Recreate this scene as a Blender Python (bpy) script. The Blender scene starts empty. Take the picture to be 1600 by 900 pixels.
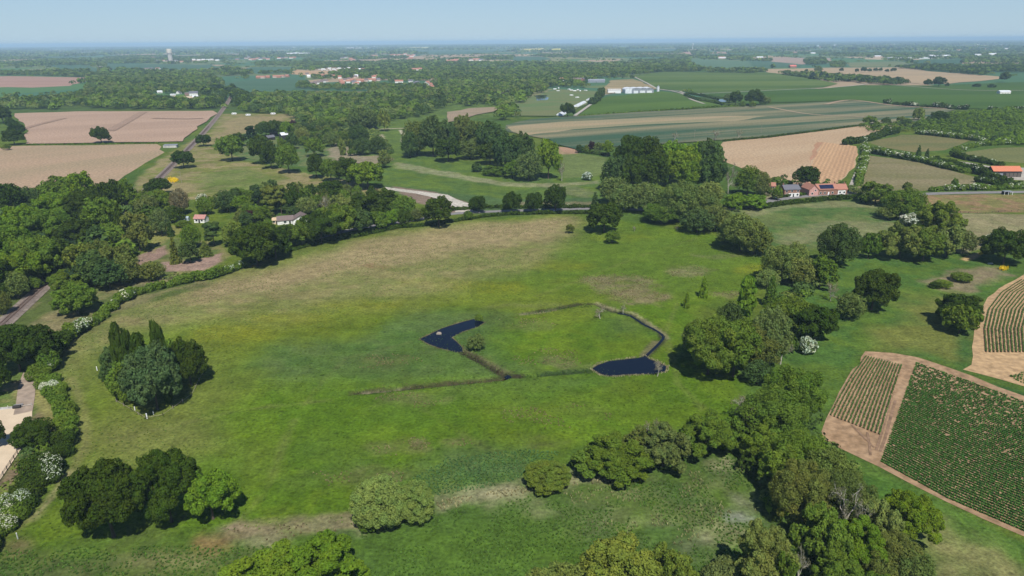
import bpy, math, random
import numpy as np
from mathutils import Matrix, Vector

SC = bpy.context.scene
COL = SC.collection
# ------------------------------------------------------------------ camera
H = 100.0
FPX = 1067.0
PITCH = math.atan(386 / FPX)
ROLL = math.radians(0.412)
cam_d = bpy.data.cameras.new("camera"); cam = bpy.data.objects.new("camera", cam_d); COL.objects.link(cam)
cam_d.sensor_width = 36; cam_d.lens = FPX * 36 / 1600; cam_d.clip_start = 1; cam_d.clip_end = 200000
fv = np.array([0, math.cos(PITCH), -math.sin(PITCH)])
u0 = np.array([0, math.sin(PITCH), math.cos(PITCH)]); r0 = np.array([1.0, 0, 0])
rv = r0 * math.cos(ROLL) - u0 * math.sin(ROLL); uv_ = u0 * math.cos(ROLL) + r0 * math.sin(ROLL)
cam.matrix_world = Matrix(((rv[0], uv_[0], -fv[0], 0), (rv[1], uv_[1], -fv[1], 0), (rv[2], uv_[2], -fv[2], H), (0, 0, 0, 1)))
SC.camera = cam
CP = np.array([0, 0, H])
# ------------------------------------------------------------------ light
SUN_EL, SUN_AZ = 54.0, 168.0      # azimuth the sun stands at, clockwise from +Y (the view direction)
w = bpy.data.worlds.new("World"); SC.world = w; w.use_nodes = True
nt = w.node_tree; nt.nodes.clear()
sky = nt.nodes.new("ShaderNodeTexSky"); sky.sky_type = 'NISHITA'; sky.sun_disc = False
sky.sun_elevation = math.radians(SUN_EL); sky.sun_rotation = math.radians(SUN_AZ)
sky.altitude = 1200; sky.air_density = 1.0; sky.dust_density = 0.0; sky.ozone_density = 5.0
bg = nt.nodes.new("ShaderNodeBackground"); bg.inputs[1].default_value = 0.070
wo = nt.nodes.new("ShaderNodeOutputWorld")
tn = nt.nodes.new("ShaderNodeMixRGB"); tn.blend_type = 'MULTIPLY'; tn.inputs[0].default_value = 1; tn.inputs[2].default_value = (.86, .94, 1.04, 1)
nt.links.new(sky.outputs[0], tn.inputs[1]); # pale even summer haze low in the sky
sg = nt.nodes.new("ShaderNodeNewGeometry"); sx_ = nt.nodes.new("ShaderNodeSeparateXYZ"); tcw = nt.nodes.new("ShaderNodeTexCoord"); nt.links.new(tcw.outputs['Generated'], sx_.inputs[0])
mr = nt.nodes.new("ShaderNodeMapRange"); mr.inputs[1].default_value = 0.0; mr.inputs[2].default_value = 0.22; mr.inputs[3].default_value = 0.78; mr.inputs[4].default_value = 0.0
nt.links.new(sx_.outputs[2], mr.inputs[0]); mxw = nt.nodes.new("ShaderNodeMixRGB"); mxw.inputs[2].default_value = (5.0, 6.9, 8.6, 1)
nt.links.new(mr.outputs[0], mxw.inputs[0]); nt.links.new(tn.outputs[0], mxw.inputs[1]); nt.links.new(mxw.outputs[0], bg.inputs[0]); nt.nodes.remove(sg); nt.links.new(bg.outputs[0], wo.inputs[0])
sd = bpy.data.lights.new("sun", 'SUN'); sun = bpy.data.objects.new("sun", sd); COL.objects.link(sun)
sd.energy = 4.4; sd.angle = math.radians(0.53); sd.color = (1.0, 0.965, 0.90)
az = math.radians(SUN_AZ); el = math.radians(SUN_EL)
sdir = Vector((math.sin(az) * math.cos(el), math.cos(az) * math.cos(el), math.sin(el)))
sun.rotation_euler = sdir.to_track_quat('Z', 'Y').to_euler(); sun.location = (0, 0, 300)
SC.view_settings.view_transform = 'Standard'; SC.view_settings.look = 'None'
SC.view_settings.exposure = 0.30; SC.view_settings.gamma = 1.0; SC.view_settings.use_curve_mapping = False
HAZE = 8.5e-5
cy = SC.cycles
cy.max_bounces = 5; cy.diffuse_bounces = 2; cy.glossy_bounces = 2; cy.transmission_bounces = 2; cy.volume_bounces = 0
cy.transparent_max_bounces = 4; cy.use_denoising = True
cy.sample_clamp_indirect = 4

# ------------------------------------------------------------------ helpers
def ray(px, py):
    return fv + (px - 800) / FPX * rv + (450 - py) / FPX * uv_
def G(px, py, z=0.0):
    d = ray(px, py)
    if d[2] > -1e-4: d = d.copy(); d[2] = -1e-4
    return CP + d * ((z - H) / d[2])
def proj(P):
    P = np.asarray(P, float) - CP
    dep = P @ fv
    return 800 + FPX * (P @ rv) / dep, 450 - FPX * (P @ uv_) / dep, dep
def depth(P): return float((np.asarray(P) - CP) @ fv)
def smooth(t): return t * t * (3 - 2 * t)
def hash2(ix, iy, s):
    h = (ix.astype(np.int64) * 374761393 + iy.astype(np.int64) * 668265263 + s * 1442695041) & 0x7fffffff
    h = ((h ^ (h >> 13)) * 1274126177) & 0x7fffffff
    return ((h ^ (h >> 16)) & 0xffff) / 65535.0
def vnoise(x, y, s=0):
    ix = np.floor(x); iy = np.floor(y); fx = smooth(x - ix); fy = smooth(y - iy)
    ix = ix.astype(np.int64); iy = iy.astype(np.int64)
    a = hash2(ix, iy, s); b = hash2(ix + 1, iy, s); c = hash2(ix, iy + 1, s); d = hash2(ix + 1, iy + 1, s)
    return (a * (1 - fx) + b * fx) * (1 - fy) + (c * (1 - fx) + d * fx) * fy
def fbm(x, y, s=0, o=4):
    t = 0; amp = 0.5; tot = 0
    for k in range(o):
        t = t + amp * vnoise(x * 2 ** k + 17.3 * k, y * 2 ** k - 9.1 * k, s + k); tot += amp; amp *= 0.55
    return t / tot
def inside(px, py, poly):
    n = len(poly); r = np.zeros(px.shape, bool)
    for i in range(n):
        x1, y1 = poly[i]; x2, y2 = poly[(i + 1) % n]
        c = ((y1 > py) != (y2 > py)) & (px < (x2 - x1) * (py - y1) / ((y2 - y1) or 1e-9) + x1)
        r ^= c
    return r
def segdist(x, y, x1, y1, x2, y2):
    dx, dy = x2 - x1, y2 - y1
    t = np.clip(((x - x1) * dx + (y - y1) * dy) / (dx * dx + dy * dy + 1e-9), 0, 1)
    return np.hypot(x - x1 - t * dx, y - y1 - t * dy)
def tag(o, label=None, cat=None, group=None, kind=None):
    if label: o['label'] = label
    if cat: o['category'] = cat
    if group: o['group'] = group
    if kind: o['kind'] = kind
    return o
def empty(name, loc, rz=0.0):
    o = bpy.data.objects.new(name, None); COL.objects.link(o); o.location = loc; o.rotation_euler = (0, 0, rz)
    o.empty_display_size = 0.5
    return o
def fastmesh(name, V, nper, mat, tint=None):
    """V: (n*nper,3) unshared polygon corners"""
    n = len(V) // nper
    me = bpy.data.meshes.new(name)
    me.vertices.add(len(V)); me.vertices.foreach_set("co", np.asarray(V, np.float32).ravel())
    me.loops.add(len(V)); me.loops.foreach_set("vertex_index", np.arange(len(V), dtype=np.int32))
    me.polygons.add(n); me.polygons.foreach_set("loop_start", np.arange(0, len(V), nper, dtype=np.int32))
    me.polygons.foreach_set("loop_total", np.full(n, nper, np.int32))
    if tint is not None:
        at = me.attributes.new("tint", 'FLOAT_COLOR', 'POINT')
        c = np.ones((len(V), 4), np.float32); c[:, :3] = tint
        at.data.foreach_set("color", c.ravel())
    me.update(calc_edges=True)
    me.materials.append(mat)
    return me
def link(name, me, parent=None):
    o = bpy.data.objects.new(name, me); COL.objects.link(o)
    if parent is not None: o.parent = parent
    return o
def poly_mesh(name, V, F, mats, idx=None):
    me = bpy.data.meshes.new(name); me.from_pydata([tuple(map(float, v)) for v in V], [], F)
    for m in (mats if isinstance(mats, (list, tuple)) else [mats]): me.materials.append(m)
    if idx is not None: me.polygons.foreach_set("material_index", idx)
    me.update(); return me
class MB:
    def __init__(s): s.V = []; s.F = []
    def quad(s, *p):
        i = len(s.V); s.V += [tuple(q) for q in p]; s.F.append(tuple(range(i, i + len(p))))
    def box(s, x0, x1, y0, y1, z0, z1):
        i = len(s.V)
        s.V += [(x0, y0, z0), (x1, y0, z0), (x1, y1, z0), (x0, y1, z0), (x0, y0, z1), (x1, y0, z1), (x1, y1, z1), (x0, y1, z1)]
        for f in ((0, 3, 2, 1), (4, 5, 6, 7), (0, 1, 5, 4), (1, 2, 6, 5), (2, 3, 7, 6), (3, 0, 4, 7)): s.F.append(tuple(i + k for k in f))
    def tube(s, pts, rad, n=6, cap=True):
        pts = [np.array(p, float) for p in pts]; i0 = len(s.V)
        for k, p in enumerate(pts):
            d = pts[min(k + 1, len(pts) - 1)] - pts[max(k - 1, 0)]; d /= (np.linalg.norm(d) + 1e-9)
            a = np.cross(d, [0.31, 0.95, 0.1]); a /= (np.linalg.norm(a) + 1e-9); b = np.cross(d, a)
            for j in range(n):
                t = 2 * math.pi * j / n; s.V.append(tuple(p + rad[k] * (math.cos(t) * a + math.sin(t) * b)))
        for k in range(len(pts) - 1):
            for j in range(n):
                a0 = i0 + k * n + j; a1 = i0 + k * n + (j + 1) % n
                s.F.append((a0, a1, a1 + n, a0 + n))
        if cap:
            s.F.append(tuple(i0 + (len(pts) - 1) * n + j for j in range(n)))
    def build(s, name, mat, parent=None): return link(name, poly_mesh(name, s.V, s.F, mat), parent)

# ------------------------------------------------------------------ materials
def newmat(name):
    m = bpy.data.materials.new(name); m.use_nodes = True; t = m.node_tree; t.nodes.clear()
    return m, t, t.nodes, t.links
def N(nodes, typ, **kw):
    n = nodes.new(typ)
    for k, v in kw.items(): setattr(n, k, v)
    return n
def foliage_mat():
    m, t, n, l = newmat("foliage")
    at = N(n, "ShaderNodeAttribute", attribute_name="tint"); oi = n.new("ShaderNodeObjectInfo")
    mx = N(n, "ShaderNodeMixRGB", blend_type='MULTIPLY'); mx.inputs[0].default_value = 1
    l.new(at.outputs['Color'], mx.inputs[1]); l.new(oi.outputs['Color'], mx.inputs[2])
    d = n.new("ShaderNodeBsdfDiffuse"); tr = n.new("ShaderNodeBsdfTranslucent"); ms = n.new("ShaderNodeMixShader"); ms.inputs[0].default_value = 0.2
    g = n.new("ShaderNodeMixRGB"); g.blend_type = 'MULTIPLY'; g.inputs[0].default_value = 1; g.inputs[2].default_value = (1.3, 1.4, 0.7, 1)
    l.new(mx.outputs[0], g.inputs[1]); l.new(g.outputs[0], tr.inputs[0])
    o = n.new("ShaderNodeOutputMaterial"); l.new(mx.outputs[0], d.inputs[0])
    l.new(d.outputs[0], ms.inputs[1]); l.new(tr.outputs[0], ms.inputs[2]); l.new(ms.outputs[0], o.inputs[0])
    return m
M_FOL = foliage_mat()
def plain(name, col, rough=0.8, spec=0.3, nscale=2.0, namt=0.25, metal=0.0, obj=False):
    m, t, n, l = newmat(name)
    b = n.new("ShaderNodeBsdfPrincipled"); o = n.new("ShaderNodeOutputMaterial")
    tc = n.new("ShaderNodeTexCoord"); ns = n.new("ShaderNodeTexNoise"); ns.inputs['Scale'].default_value = nscale; ns.inputs['Detail'].default_value = 4
    l.new(tc.outputs['Object'], ns.inputs['Vector'])
    r = n.new("ShaderNodeMapRange"); r.inputs[3].default_value = 1 - namt; r.inputs[4].default_value = 1 + namt
    r.inputs[1].default_value = 0.3; r.inputs[2].default_value = 0.7
    l.new(ns.outputs[0], r.inputs[0])
    mx = N(n, "ShaderNodeVectorMath", operation='SCALE'); mx.inputs[0].default_value = col
    if obj:
        oi = n.new("ShaderNodeObjectInfo"); l.new(oi.outputs['Color'], mx.inputs[0])
    l.new(r.outputs[0], mx.inputs['Scale']); l.new(mx.outputs[0], b.inputs['Base Color'])
    b.inputs['Roughness'].default_value = rough; b.inputs['Specular IOR Level'].default_value = spec; b.inputs['Metallic'].default_value = metal
    l.new(b.outputs[0], o.inputs[0]); return m
M_BARK = plain("bark", (0.09, 0.07, 0.05), 0.9, 0.1, 3)
M_PALEBARK = plain("pale_bark", (0.42, 0.39, 0.32), 0.9, 0.1, 3)
M_WALLW = plain("white_render", (0.72, 0.71, 0.67), 0.8, 0.2, 1)
M_WALLP = plain("painted_wall", (1, 1, 1), 0.8, 0.2, 1, 0.12, obj=True)
M_BRICK = plain("red_brick", (0.28, 0.15, 0.105), 0.85, 0.2, 6)
M_PINK = plain("pink_render", (0.55, 0.30, 0.26), 0.85, 0.2, 2)
M_TILE = plain("red_roof_tile", (0.36, 0.17, 0.12), 0.85, 0.2, 4)
M_SLATE = plain("grey_slate", (0.13, 0.13, 0.15), 0.7, 0.3, 4)
M_BROWNTILE = plain("brown_tile", (0.17, 0.13, 0.12), 0.85, 0.2, 4)
M_BLACKBOARD = plain("black_weatherboard", (0.035, 0.032, 0.03), 0.8, 0.2, 4)
M_SOLAR = plain("solar_glass", (0.015, 0.02, 0.05), 0.15, 0.6, 2)
M_GLASS = plain("window_glass", (0.02, 0.025, 0.03), 0.1, 0.6, 2)
M_GREENHOUSE = plain("greenhouse_glass", (0.35, 0.42, 0.45), 0.2, 0.6, 2)
M_METALW = plain("pale_metal_sheet", (0.68, 0.70, 0.72), 0.5, 0.4, 0.3, 0.15)
M_METALG = plain("grey_metal_sheet", (0.24, 0.26, 0.29), 0.5, 0.4, 0.3, 0.2)
M_CONC = plain("concrete", (0.45, 0.43, 0.39), 0.9, 0.2, 0.3)
M_WOOD = plain("weathered_wood", (0.28, 0.24, 0.19), 0.9, 0.1, 3)
M_STEEL = plain("rail_steel", (0.13, 0.08, 0.06), 0.6, 0.4, 4)
M_ASPH = plain("asphalt", (0.20, 0.19, 0.185), 0.9, 0.2, 0.4, 0.15)
M_GRAVEL = plain("gravel", (0.36, 0.33, 0.28), 0.95, 0.1, 0.5, 0.25)
M_TRACK = plain("dirt_track", (0.30, 0.235, 0.18), 0.95, 0.1, 0.4, 0.25)
M_BALLAST = plain("ballast", (0.19, 0.15, 0.13), 0.95, 0.1, 1.2, 0.3)
M_SAND = plain("arena_sand", (0.55, 0.44, 0.31), 0.95, 0.1, 0.25, 0.10)
M_WHITEPAINT = plain("white_paint", (0.8, 0.8, 0.8), 0.5, 0.3, 1, 0.05)
M_PLASTIC = plain("white_polythene", (0.70, 0.72, 0.73), 0.4, 0.4, 0.5, 0.15)
def water_mat():
    m, t, n, l = newmat("pond_water")
    b = n.new("ShaderNodeBsdfPrincipled"); o = n.new("ShaderNodeOutputMaterial")
    b.inputs['Base Color'].default_value = (0.003, 0.006, 0.014, 1); b.inputs['Roughness'].default_value = 0.06; b.inputs['IOR'].default_value = 1.33
    tc = n.new("ShaderNodeTexCoord"); ns = n.new("ShaderNodeTexNoise"); ns.inputs['Scale'].default_value = 0.7; ns.inputs['Detail'].default_value = 3
    bp = n.new("ShaderNodeBump"); bp.inputs['Strength'].default_value = 0.25; bp.inputs['Distance'].default_value = 0.08
    l.new(tc.outputs['Object'], ns.inputs['Vector']); l.new(ns.outputs[0], bp.inputs['Height']); l.new(bp.outputs[0], b.inputs['Normal'])
    l.new(b.outputs[0], o.inputs[0]); return m
M_WATER = water_mat()
_fm = {}
def field_mat(ca, cb, ang=0.0, sc=0.02, stretch=6.0, row=0.0, fine=0.3):
    key = (ca, cb, ang, sc, stretch, row)
    if key in _fm: return _fm[key]
    m, t, n, l = newmat("field_surface")
    b = n.new("ShaderNodeBsdfPrincipled"); o = n.new("ShaderNodeOutputMaterial")
    b.inputs['Roughness'].default_value = 0.95; b.inputs['Specular IOR Level'].default_value = 0.08
    tc = n.new("ShaderNodeTexCoord")
    mp = n.new("ShaderNodeMapping"); mp.inputs['Rotation'].default_value = (0, 0, -ang); mp.inputs['Scale'].default_value = (1.0 / stretch, 1, 1)
    mp0 = n.new("ShaderNodeMapping"); mp0.vector_type = 'POINT'; mp0.inputs['Rotation'].default_value = (0, 0, -ang)
    l.new(tc.outputs['Object'], mp0.inputs[0])
    mp.inputs['Rotation'].default_value = (0, 0, 0); l.new(mp0.outputs[0], mp.inputs[0])
    n1 = n.new("ShaderNodeTexNoise"); n1.inputs['Scale'].default_value = sc; n1.inputs['Detail'].default_value = 6; n1.inputs['Roughness'].default_value = 0.6
    l.new(mp.outputs[0], n1.inputs['Vector'])
    r = n.new("ShaderNodeMapRange"); r.inputs[1].default_value = 0.41; r.inputs[2].default_value = 0.59; l.new(n1.outputs[0], r.inputs[0])
    mx = n.new("ShaderNodeMixRGB"); mx.inputs[1].default_value = (*ca, 1); mx.inputs[2].default_value = (*cb, 1); l.new(r.outputs[0], mx.inputs[0])
    n2 = n.new("ShaderNodeTexNoise"); n2.inputs['Scale'].default_value = 0.5; n2.inputs['Detail'].default_value = 3; l.new(tc.outputs['Object'], n2.inputs['Vector'])
    r2 = n.new("ShaderNodeMapRange"); r2.inputs[1].default_value = 0.3; r2.inputs[2].default_value = 0.7; r2.inputs[3].default_value = 1 - fine; r2.inputs[4].default_value = 1 + fine
    l.new(n2.outputs[0], r2.inputs[0])
    sv = N(n, "ShaderNodeVectorMath", operation='SCALE'); l.new(mx.outputs[0], sv.inputs[0]); l.new(r2.outputs[0], sv.inputs['Scale'])
    last = sv.outputs[0]
    if row > 0:   # seed rows: narrow darker furrows across the field
        wv = n.new("ShaderNodeTexWave"); wv.wave_type = 'BANDS'; wv.bands_direction = 'Y'; wv.inputs['Scale'].default_value = 1.0 / row * 0.314; wv.inputs['Distortion'].default_value = 0.6; wv.inputs['Detail'].default_value = 2
        l.new(mp0.outputs[0], wv.inputs['Vector'])
        r3 = n.new("ShaderNodeMapRange"); r3.inputs[3].default_value = 0.84; r3.inputs[4].default_value = 1.08; l.new(wv.outputs[1], r3.inputs[0])
        s3 = N(n, "ShaderNodeVectorMath", operation='SCALE'); l.new(last, s3.inputs[0]); l.new(r3.outputs[0], s3.inputs['Scale']); last = s3.outputs[0]
    l.new(last, b.inputs['Base Color']); l.new(b.outputs[0], o.inputs[0]); _fm[key] = m; return m
# ------------------------------------------------------------------ ground sheet
def axis(lo, hi, step, far, grow=1.12):
    c = list(np.arange(lo, hi + step * 0.5, step)); s = step
    up = []; x = c[-1]
    while x < far: s *= grow; x += s; up.append(x)
    dn = []; x = c[0]; s = step
    while x > -far: s *= grow; x -= s; dn.append(x)
    return np.array(dn[::-1] + c + up)
gx = axis(-330, 400, 1.15, 90000)
y1 = np.arange(92, 430, 1.0); y2 = np.arange(430, 1000, 1.8)
ys = [y2[-1]]; s = 1.8
while ys[-1] < 90000: s *= 1.06; ys.append(ys[-1] + s)
yd = [92 - 3]; s = 3
while yd[-1] > -3000: s *= 1.25; yd.append(yd[-1] - s)
gy = np.concatenate([np.array(yd[::-1]), y1, y2, np.array(ys[1:])])
X, Y = np.meshgrid(gx, gy); NX, NY = len(gx), len(gy)
fX = X.ravel(); fY = Y.ravel()
C = np.zeros((len(fX), 3))
nb = fbm(fX / 60, fY / 60, 3); nc = fbm(fX / 17, fY / 17, 11); nd = fbm(fX / 5, fY / 5, 23, 3)
def lerp(a, b, t): return a + (np.asarray(b) - a) * t[:, None]
def sstep(a, b, x): return smooth(np.clip((x - a) / (b - a), 0, 1))
GRN = (0.070, 0.126, 0.008); YGR = (0.125, 0.150, 0.014); DGR = (0.044, 0.092, 0.010); TAN = (0.215, 0.185, 0.080)
BROWN = (0.20, 0.15, 0.085); RUSH = (0.072, 0.110, 0.036); BUT = (0.20, 0.19, 0.012); STRAW = (0.27, 0.245, 0.14)
C[:] = (0.060, 0.105, 0.018)
C = lerp(C, YGR, sstep(0.42, 0.62, nb) * 0.5); C = lerp(C, DGR, sstep(0.5, 0.7, nc) * 0.45)
farw = sstep(900, 1400, fY)
C = lerp(C, (0.045, 0.075, 0.022), farw)
def paint(poly, col, amt=1.0, soft=5.0, nz=6.0, nsc=12.0, seed=1, mott=0.0, col2=None):
    """poly in photo pixels -> ground; soft-edged, noise-warped area of one real ground cover"""
    global C
    W = np.array([G(*p)[:2] for p in poly]); pad = soft + nz + 2
    m = np.where((fX > W[:, 0].min() - pad) & (fX < W[:, 0].max() + pad) & (fY > W[:, 1].min() - pad) & (fY < W[:, 1].max() + pad))[0]
    if len(m) == 0: return
    x, y = fX[m], fY[m]; d = np.full(len(m), 1e9)
    for i in range(len(W)):
        a = W[i]; b = W[(i + 1) % len(W)]; d = np.minimum(d, segdist(x, y, a[0], a[1], b[0], b[1]))
    ins = inside(x, y, [tuple(q) for q in W]); d = np.where(ins, d, -d)
    d += (fbm(x / nsc, y / nsc, seed + 31, 4) - 0.5) * 2 * nz
    a = sstep(-soft / 2, soft / 2, d) * amt
    if mott > 0: a *= np.clip(1 - mott + mott * 2.4 * (fbm(x / 3.2, y / 3.2, seed + 7, 3) - 0.22), 0, 1)
    c = np.tile(np.array(col, float), (len(m), 1))
    if col2 is not None: c = c + (np.array(col2) - c) * sstep(0.4, 0.6, fbm(x / 9, y / 9, seed + 77, 4))[:, None]
    C[m] += (c - C[m]) * a[:, None]
def ell(cx, cy, rx, ry, n=14, rot=0.0):
    r = []
    for k in range(n):
        t = 2 * math.pi * k / n; r.append((cx + rx * math.cos(t) * math.cos(rot) - ry * math.sin(t) * math.sin(rot), cy + rx * math.cos(t) * math.sin(rot) + ry * math.sin(t) * math.cos(rot)))
    return r
def pline(pts, width, col, amt=1.0, soft=1.2, nz=0.6, seed=5, mott=0.0):
    W = [G(*p)[:2] for p in pts]; P = []
    L = []; R = []
    for i, p in enumerate(W):
        d = W[min(i + 1, len(W) - 1)] - W[max(i - 1, 0)]; d = d / np.linalg.norm(d); nrm = np.array([-d[1], d[0]])
        L.append(p + nrm * width / 2); R.append(p - nrm * width / 2)
    Q = [tuple(proj((q[0], q[1], 0))[:2]) for q in L + R[::-1]]
    paint(Q, col, amt, soft, nz, 6, seed, mott)

MEADOW = [(85, 575), (130, 525), (190, 480), (260, 455), (380, 425), (470, 395), (560, 372), (680, 348), (900, 333), (1000, 350), (1110, 365), (1190, 400), (1200, 440), (1090, 480), (1060, 560), (1160, 590), (1150, 660), (900, 700), (850, 745), (680, 775), (560, 820), (350, 830), (120, 850), (0, 890), (40, 800), (110, 720), (118, 640)]
paint(MEADOW, GRN, 1, 8, 3, col2=(0.094, 0.146, 0.010))
# the dry upper part of the meadow and its left edge
paint([(180, 480), (300, 450), (400, 425), (560, 378), (700, 350), (900, 338), (930, 350), (880, 400), (800, 435), (640, 460), (500, 490), (330, 500), (200, 515), (140, 560), (120, 600), (92, 560), (130, 525)], TAN, 0.85, 45, 22, 40, 2, 0.10, (0.17, 0.17, 0.06))
paint([(290, 452), (420, 425), (600, 372), (760, 348), (890, 340), (880, 365), (700, 400), (560, 430), (430, 455), (300, 470)], (0.26, 0.20, 0.105), 0.8, 25, 14, 25, 3, 0.2)
paint([(940, 345), (1100, 368), (1190, 405), (1195, 440), (1100, 470), (900, 470), (800, 450), (870, 400)], (0.085, 0.135, 0.016), 0.7, 30, 14, 30, 4)
paint([(100, 590), (180, 560), (350, 520), (420, 560), (330, 640), (230, 720), (130, 760), (105, 700)], (0.120, 0.140, 0.028), 0.75, 35, 16, 30, 6, 0.1)
paint([(120, 660), (300, 660), (420, 700), (400, 720), (280, 715), (130, 735)], (0.165, 0.165, 0.05), 0.55, 20, 10, 20, 8, 0.2)
paint([(300, 500), (560, 470), (800, 450), (1000, 455), (900, 500), (700, 480), (500, 540), (350, 560)], (0.125, 0.150, 0.016), 0.6, 30, 16, 25, 9, 0.1)
for k, (cx, cy, rx, ry, a) in enumerate([(360, 520, 70, 12, .6), (450, 500, 60, 7, .5), (560, 475, 60, 7, .45), (770, 448, 60, 8, .55), (880, 415, 50, 8, .5), (980, 372, 45, 6, .35), (920, 440, 60, 6, .3), (1180, 420, 30, 8, .7), (830, 640, 70, 9, .5), (410, 690, 30, 30, .3), (990, 610, 50, 6, .25), (1230, 560, 24, 7, .7), (1290, 472, 14, 7, .8), (1380, 408, 40, 5, .6), (1400, 470, 70, 14, .3), (1340, 510, 30, 12, .35), (600, 690, 60, 20, .25), (820, 690, 50, 14, .4), (1210, 583, 18, 6, .6), (730, 610, 60, 10, .3), (690, 440, 60, 6, .3)]):
    paint(ell(cx, cy, rx, ry), BUT, a * .6, 10, 7, 8, 40 + k, 0.55)
# sedge and rush areas: cooler, darker green
for k, (p, a) in enumerate([([(420, 540), (560, 520), (650, 490), (740, 480), (800, 490), (760, 560), (800, 590), (700, 595), (560, 600), (440, 600), (400, 570)], .75),
    ([(640, 745), (700, 712), (820, 700), (880, 705), (850, 740), (760, 765), (680, 778)], .95), ([(480, 700), (540, 690), (600, 705), (590, 740), (500, 740)], .5),
    ([(560, 610), (800, 596), (950, 585), (940, 600), (820, 620), (640, 640)], .55), ([(940, 485), (1000, 500), (1020, 520), (960, 525)], .5), ([(740, 520), (800, 560), (850, 580), (790, 575), (745, 555)], .7),
    ([(1340, 515), (1390, 505), (1420, 515), (1390, 530), (1350, 528)], .7)]):
    paint(p, RUSH, a, 18, 9, 14, 60 + k, 0.15, (0.058, 0.108, 0.028))
paint([(420, 620), (700, 600), (900, 600), (1150, 600), (1140, 650), (900, 690), (700, 700), (450, 760), (350, 780), (350, 700)], (0.070, 0.132, 0.008), 0.6, 30, 14, 25, 70)
# rough marsh along the bottom
paint([(0, 850), (350, 832), (560, 815), (700, 790), (850, 765), (1050, 745), (1170, 690), (1190, 800), (1260, 900), (1300, 1100), (-200, 1100)], (0.052, 0.098, 0.018), 1, 8, 4, 12, 80, 0, (0.068, 0.122, 0.014))
paint([(560, 830), (800, 790), (900, 800), (920, 860), (800, 930), (560, 930)], (0.066, 0.122, 0.016), .8, 20, 12, 20, 81)
paint([(930, 760), (1150, 740), (1185, 800), (1150, 850), (950, 830), (880, 790)], (0.12, 0.125, 0.055), .55, 20, 14, 10, 82, 0.8)
paint([(0, 860), (130, 845), (400, 850), (560, 880), (500, 930), (0, 940)], (0.10, 0.105, 0.035), .6, 20, 14, 10, 83, 0.7)
for k, (cx, cy, rx, ry, c, a) in enumerate([(322, 848, 28, 16, (.26, .14, .07), .8), (400, 826, 55, 7, (.22, .17, .11), .9), (370, 825, 14, 7, (.2, .14, .1), .9), (400, 842, 40, 6, STRAW, .5), (520, 820, 50, 5, STRAW, .7), (25, 850, 25, 8, (.2, .13, .08), .7), (245, 880, 60, 8, (.22, .19, .09), .5),
        (1130, 725, 16, 5, STRAW, .9), (690, 792, 20, 5, STRAW, .8), (740, 775, 50, 4, STRAW, .8), (775, 770, 40, 4, STRAW, .9), (905, 750, 20, 4, STRAW, .7), (945, 747, 12, 4, STRAW, .7), (790, 790, 30, 6, STRAW, .4), (1000, 770, 30, 8, STRAW, .35), (1010, 815, 40, 6, STRAW, .35), (1160, 790, 25, 14, (.2, .2, .13), .5), (1140, 835, 25, 8, STRAW, .5), (1110, 820, 18, 8, STRAW, .4), (1165, 810, 18, 8, (.3, .3, .26), .6), (820, 783, 30, 5, STRAW, .4), (1085, 845, 12, 10, (.2, .18, .13), .4), (850, 800, 25, 5, STRAW, .35),
        (975, 445, 55, 14, (.17, .145, .075), .8), (940, 437, 35, 6, (.17, .145, .075), .7), (1000, 465, 45, 12, (.19, .155, .08), .85), (1070, 425, 25, 6, (.18, .16, .08), .7), (1080, 424, 30, 9, (.18, .16, .08), .5), (1140, 460, 22, 4, (.17, .13, .08), .6), (1120, 400, 40, 3, (.15, .12, .08), .4), (650, 690, 20, 8, (.13, .10, .055), .7), (720, 692, 14, 7, (.14, .10, .06), .8), (625, 702, 40, 7, (.13, .11, .055), .6), (590, 745, 40, 12, (.12, .11, .045), .4), (555, 740, 60, 10, (.12, .11, .045), .35), (480, 755, 40, 10, (.1, .1, .04), .3), (860, 692, 20, 4, (.12, .11, .05), .5), (640, 625, 60, 10, (.13, .13, .05), .5), (870, 640, 90, 12, (.1, .12, .03), .3), (600, 565, 40, 8, (.12, .12, .04), .45), (830, 510, 40, 10, (.12, .13, .05), .4), (870, 560, 30, 8, (.14, .12, .06), .5), (900, 572, 30, 4, (.17, .14, .08), .6), (1385, 432, 12, 4, TAN, .5), (580, 417, 12, 3, (.2, .12, .06), .8), (605, 417, 12, 2, (.2, .12, .06), .7), (345, 470, 60, 5, (.26, .19, .10), .5), (195, 500, 25, 7, (.26, .19, .10), .5), (820, 478, 60, 5, (.14, .14, .06), .4)]):
    paint(ell(cx, cy, rx, ry), c, a, 6, 5, 6, 100 + k, 0.75)
pline([(360, 824), (420, 828), (480, 822), (540, 814), (600, 808)], 6, (.20, .16, .09), .75, 3, 3, 71, .6)
pline([(685, 783), (760, 768), (830, 758), (900, 750), (960, 742)], 5, STRAW, .55, 3, 3, 7, .7)
pline([(0, 830), (30, 822), (60, 800), (100, 750), (120, 725), (134, 690), (132, 640), (120, 612), (110, 590)], 2.5, TAN, .45, 2, 1, 8)
pline([(50, 815), (90, 765), (110, 735)], 2.0, (.26, .22, .12), .6, 1.5, 1, 8)
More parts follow.
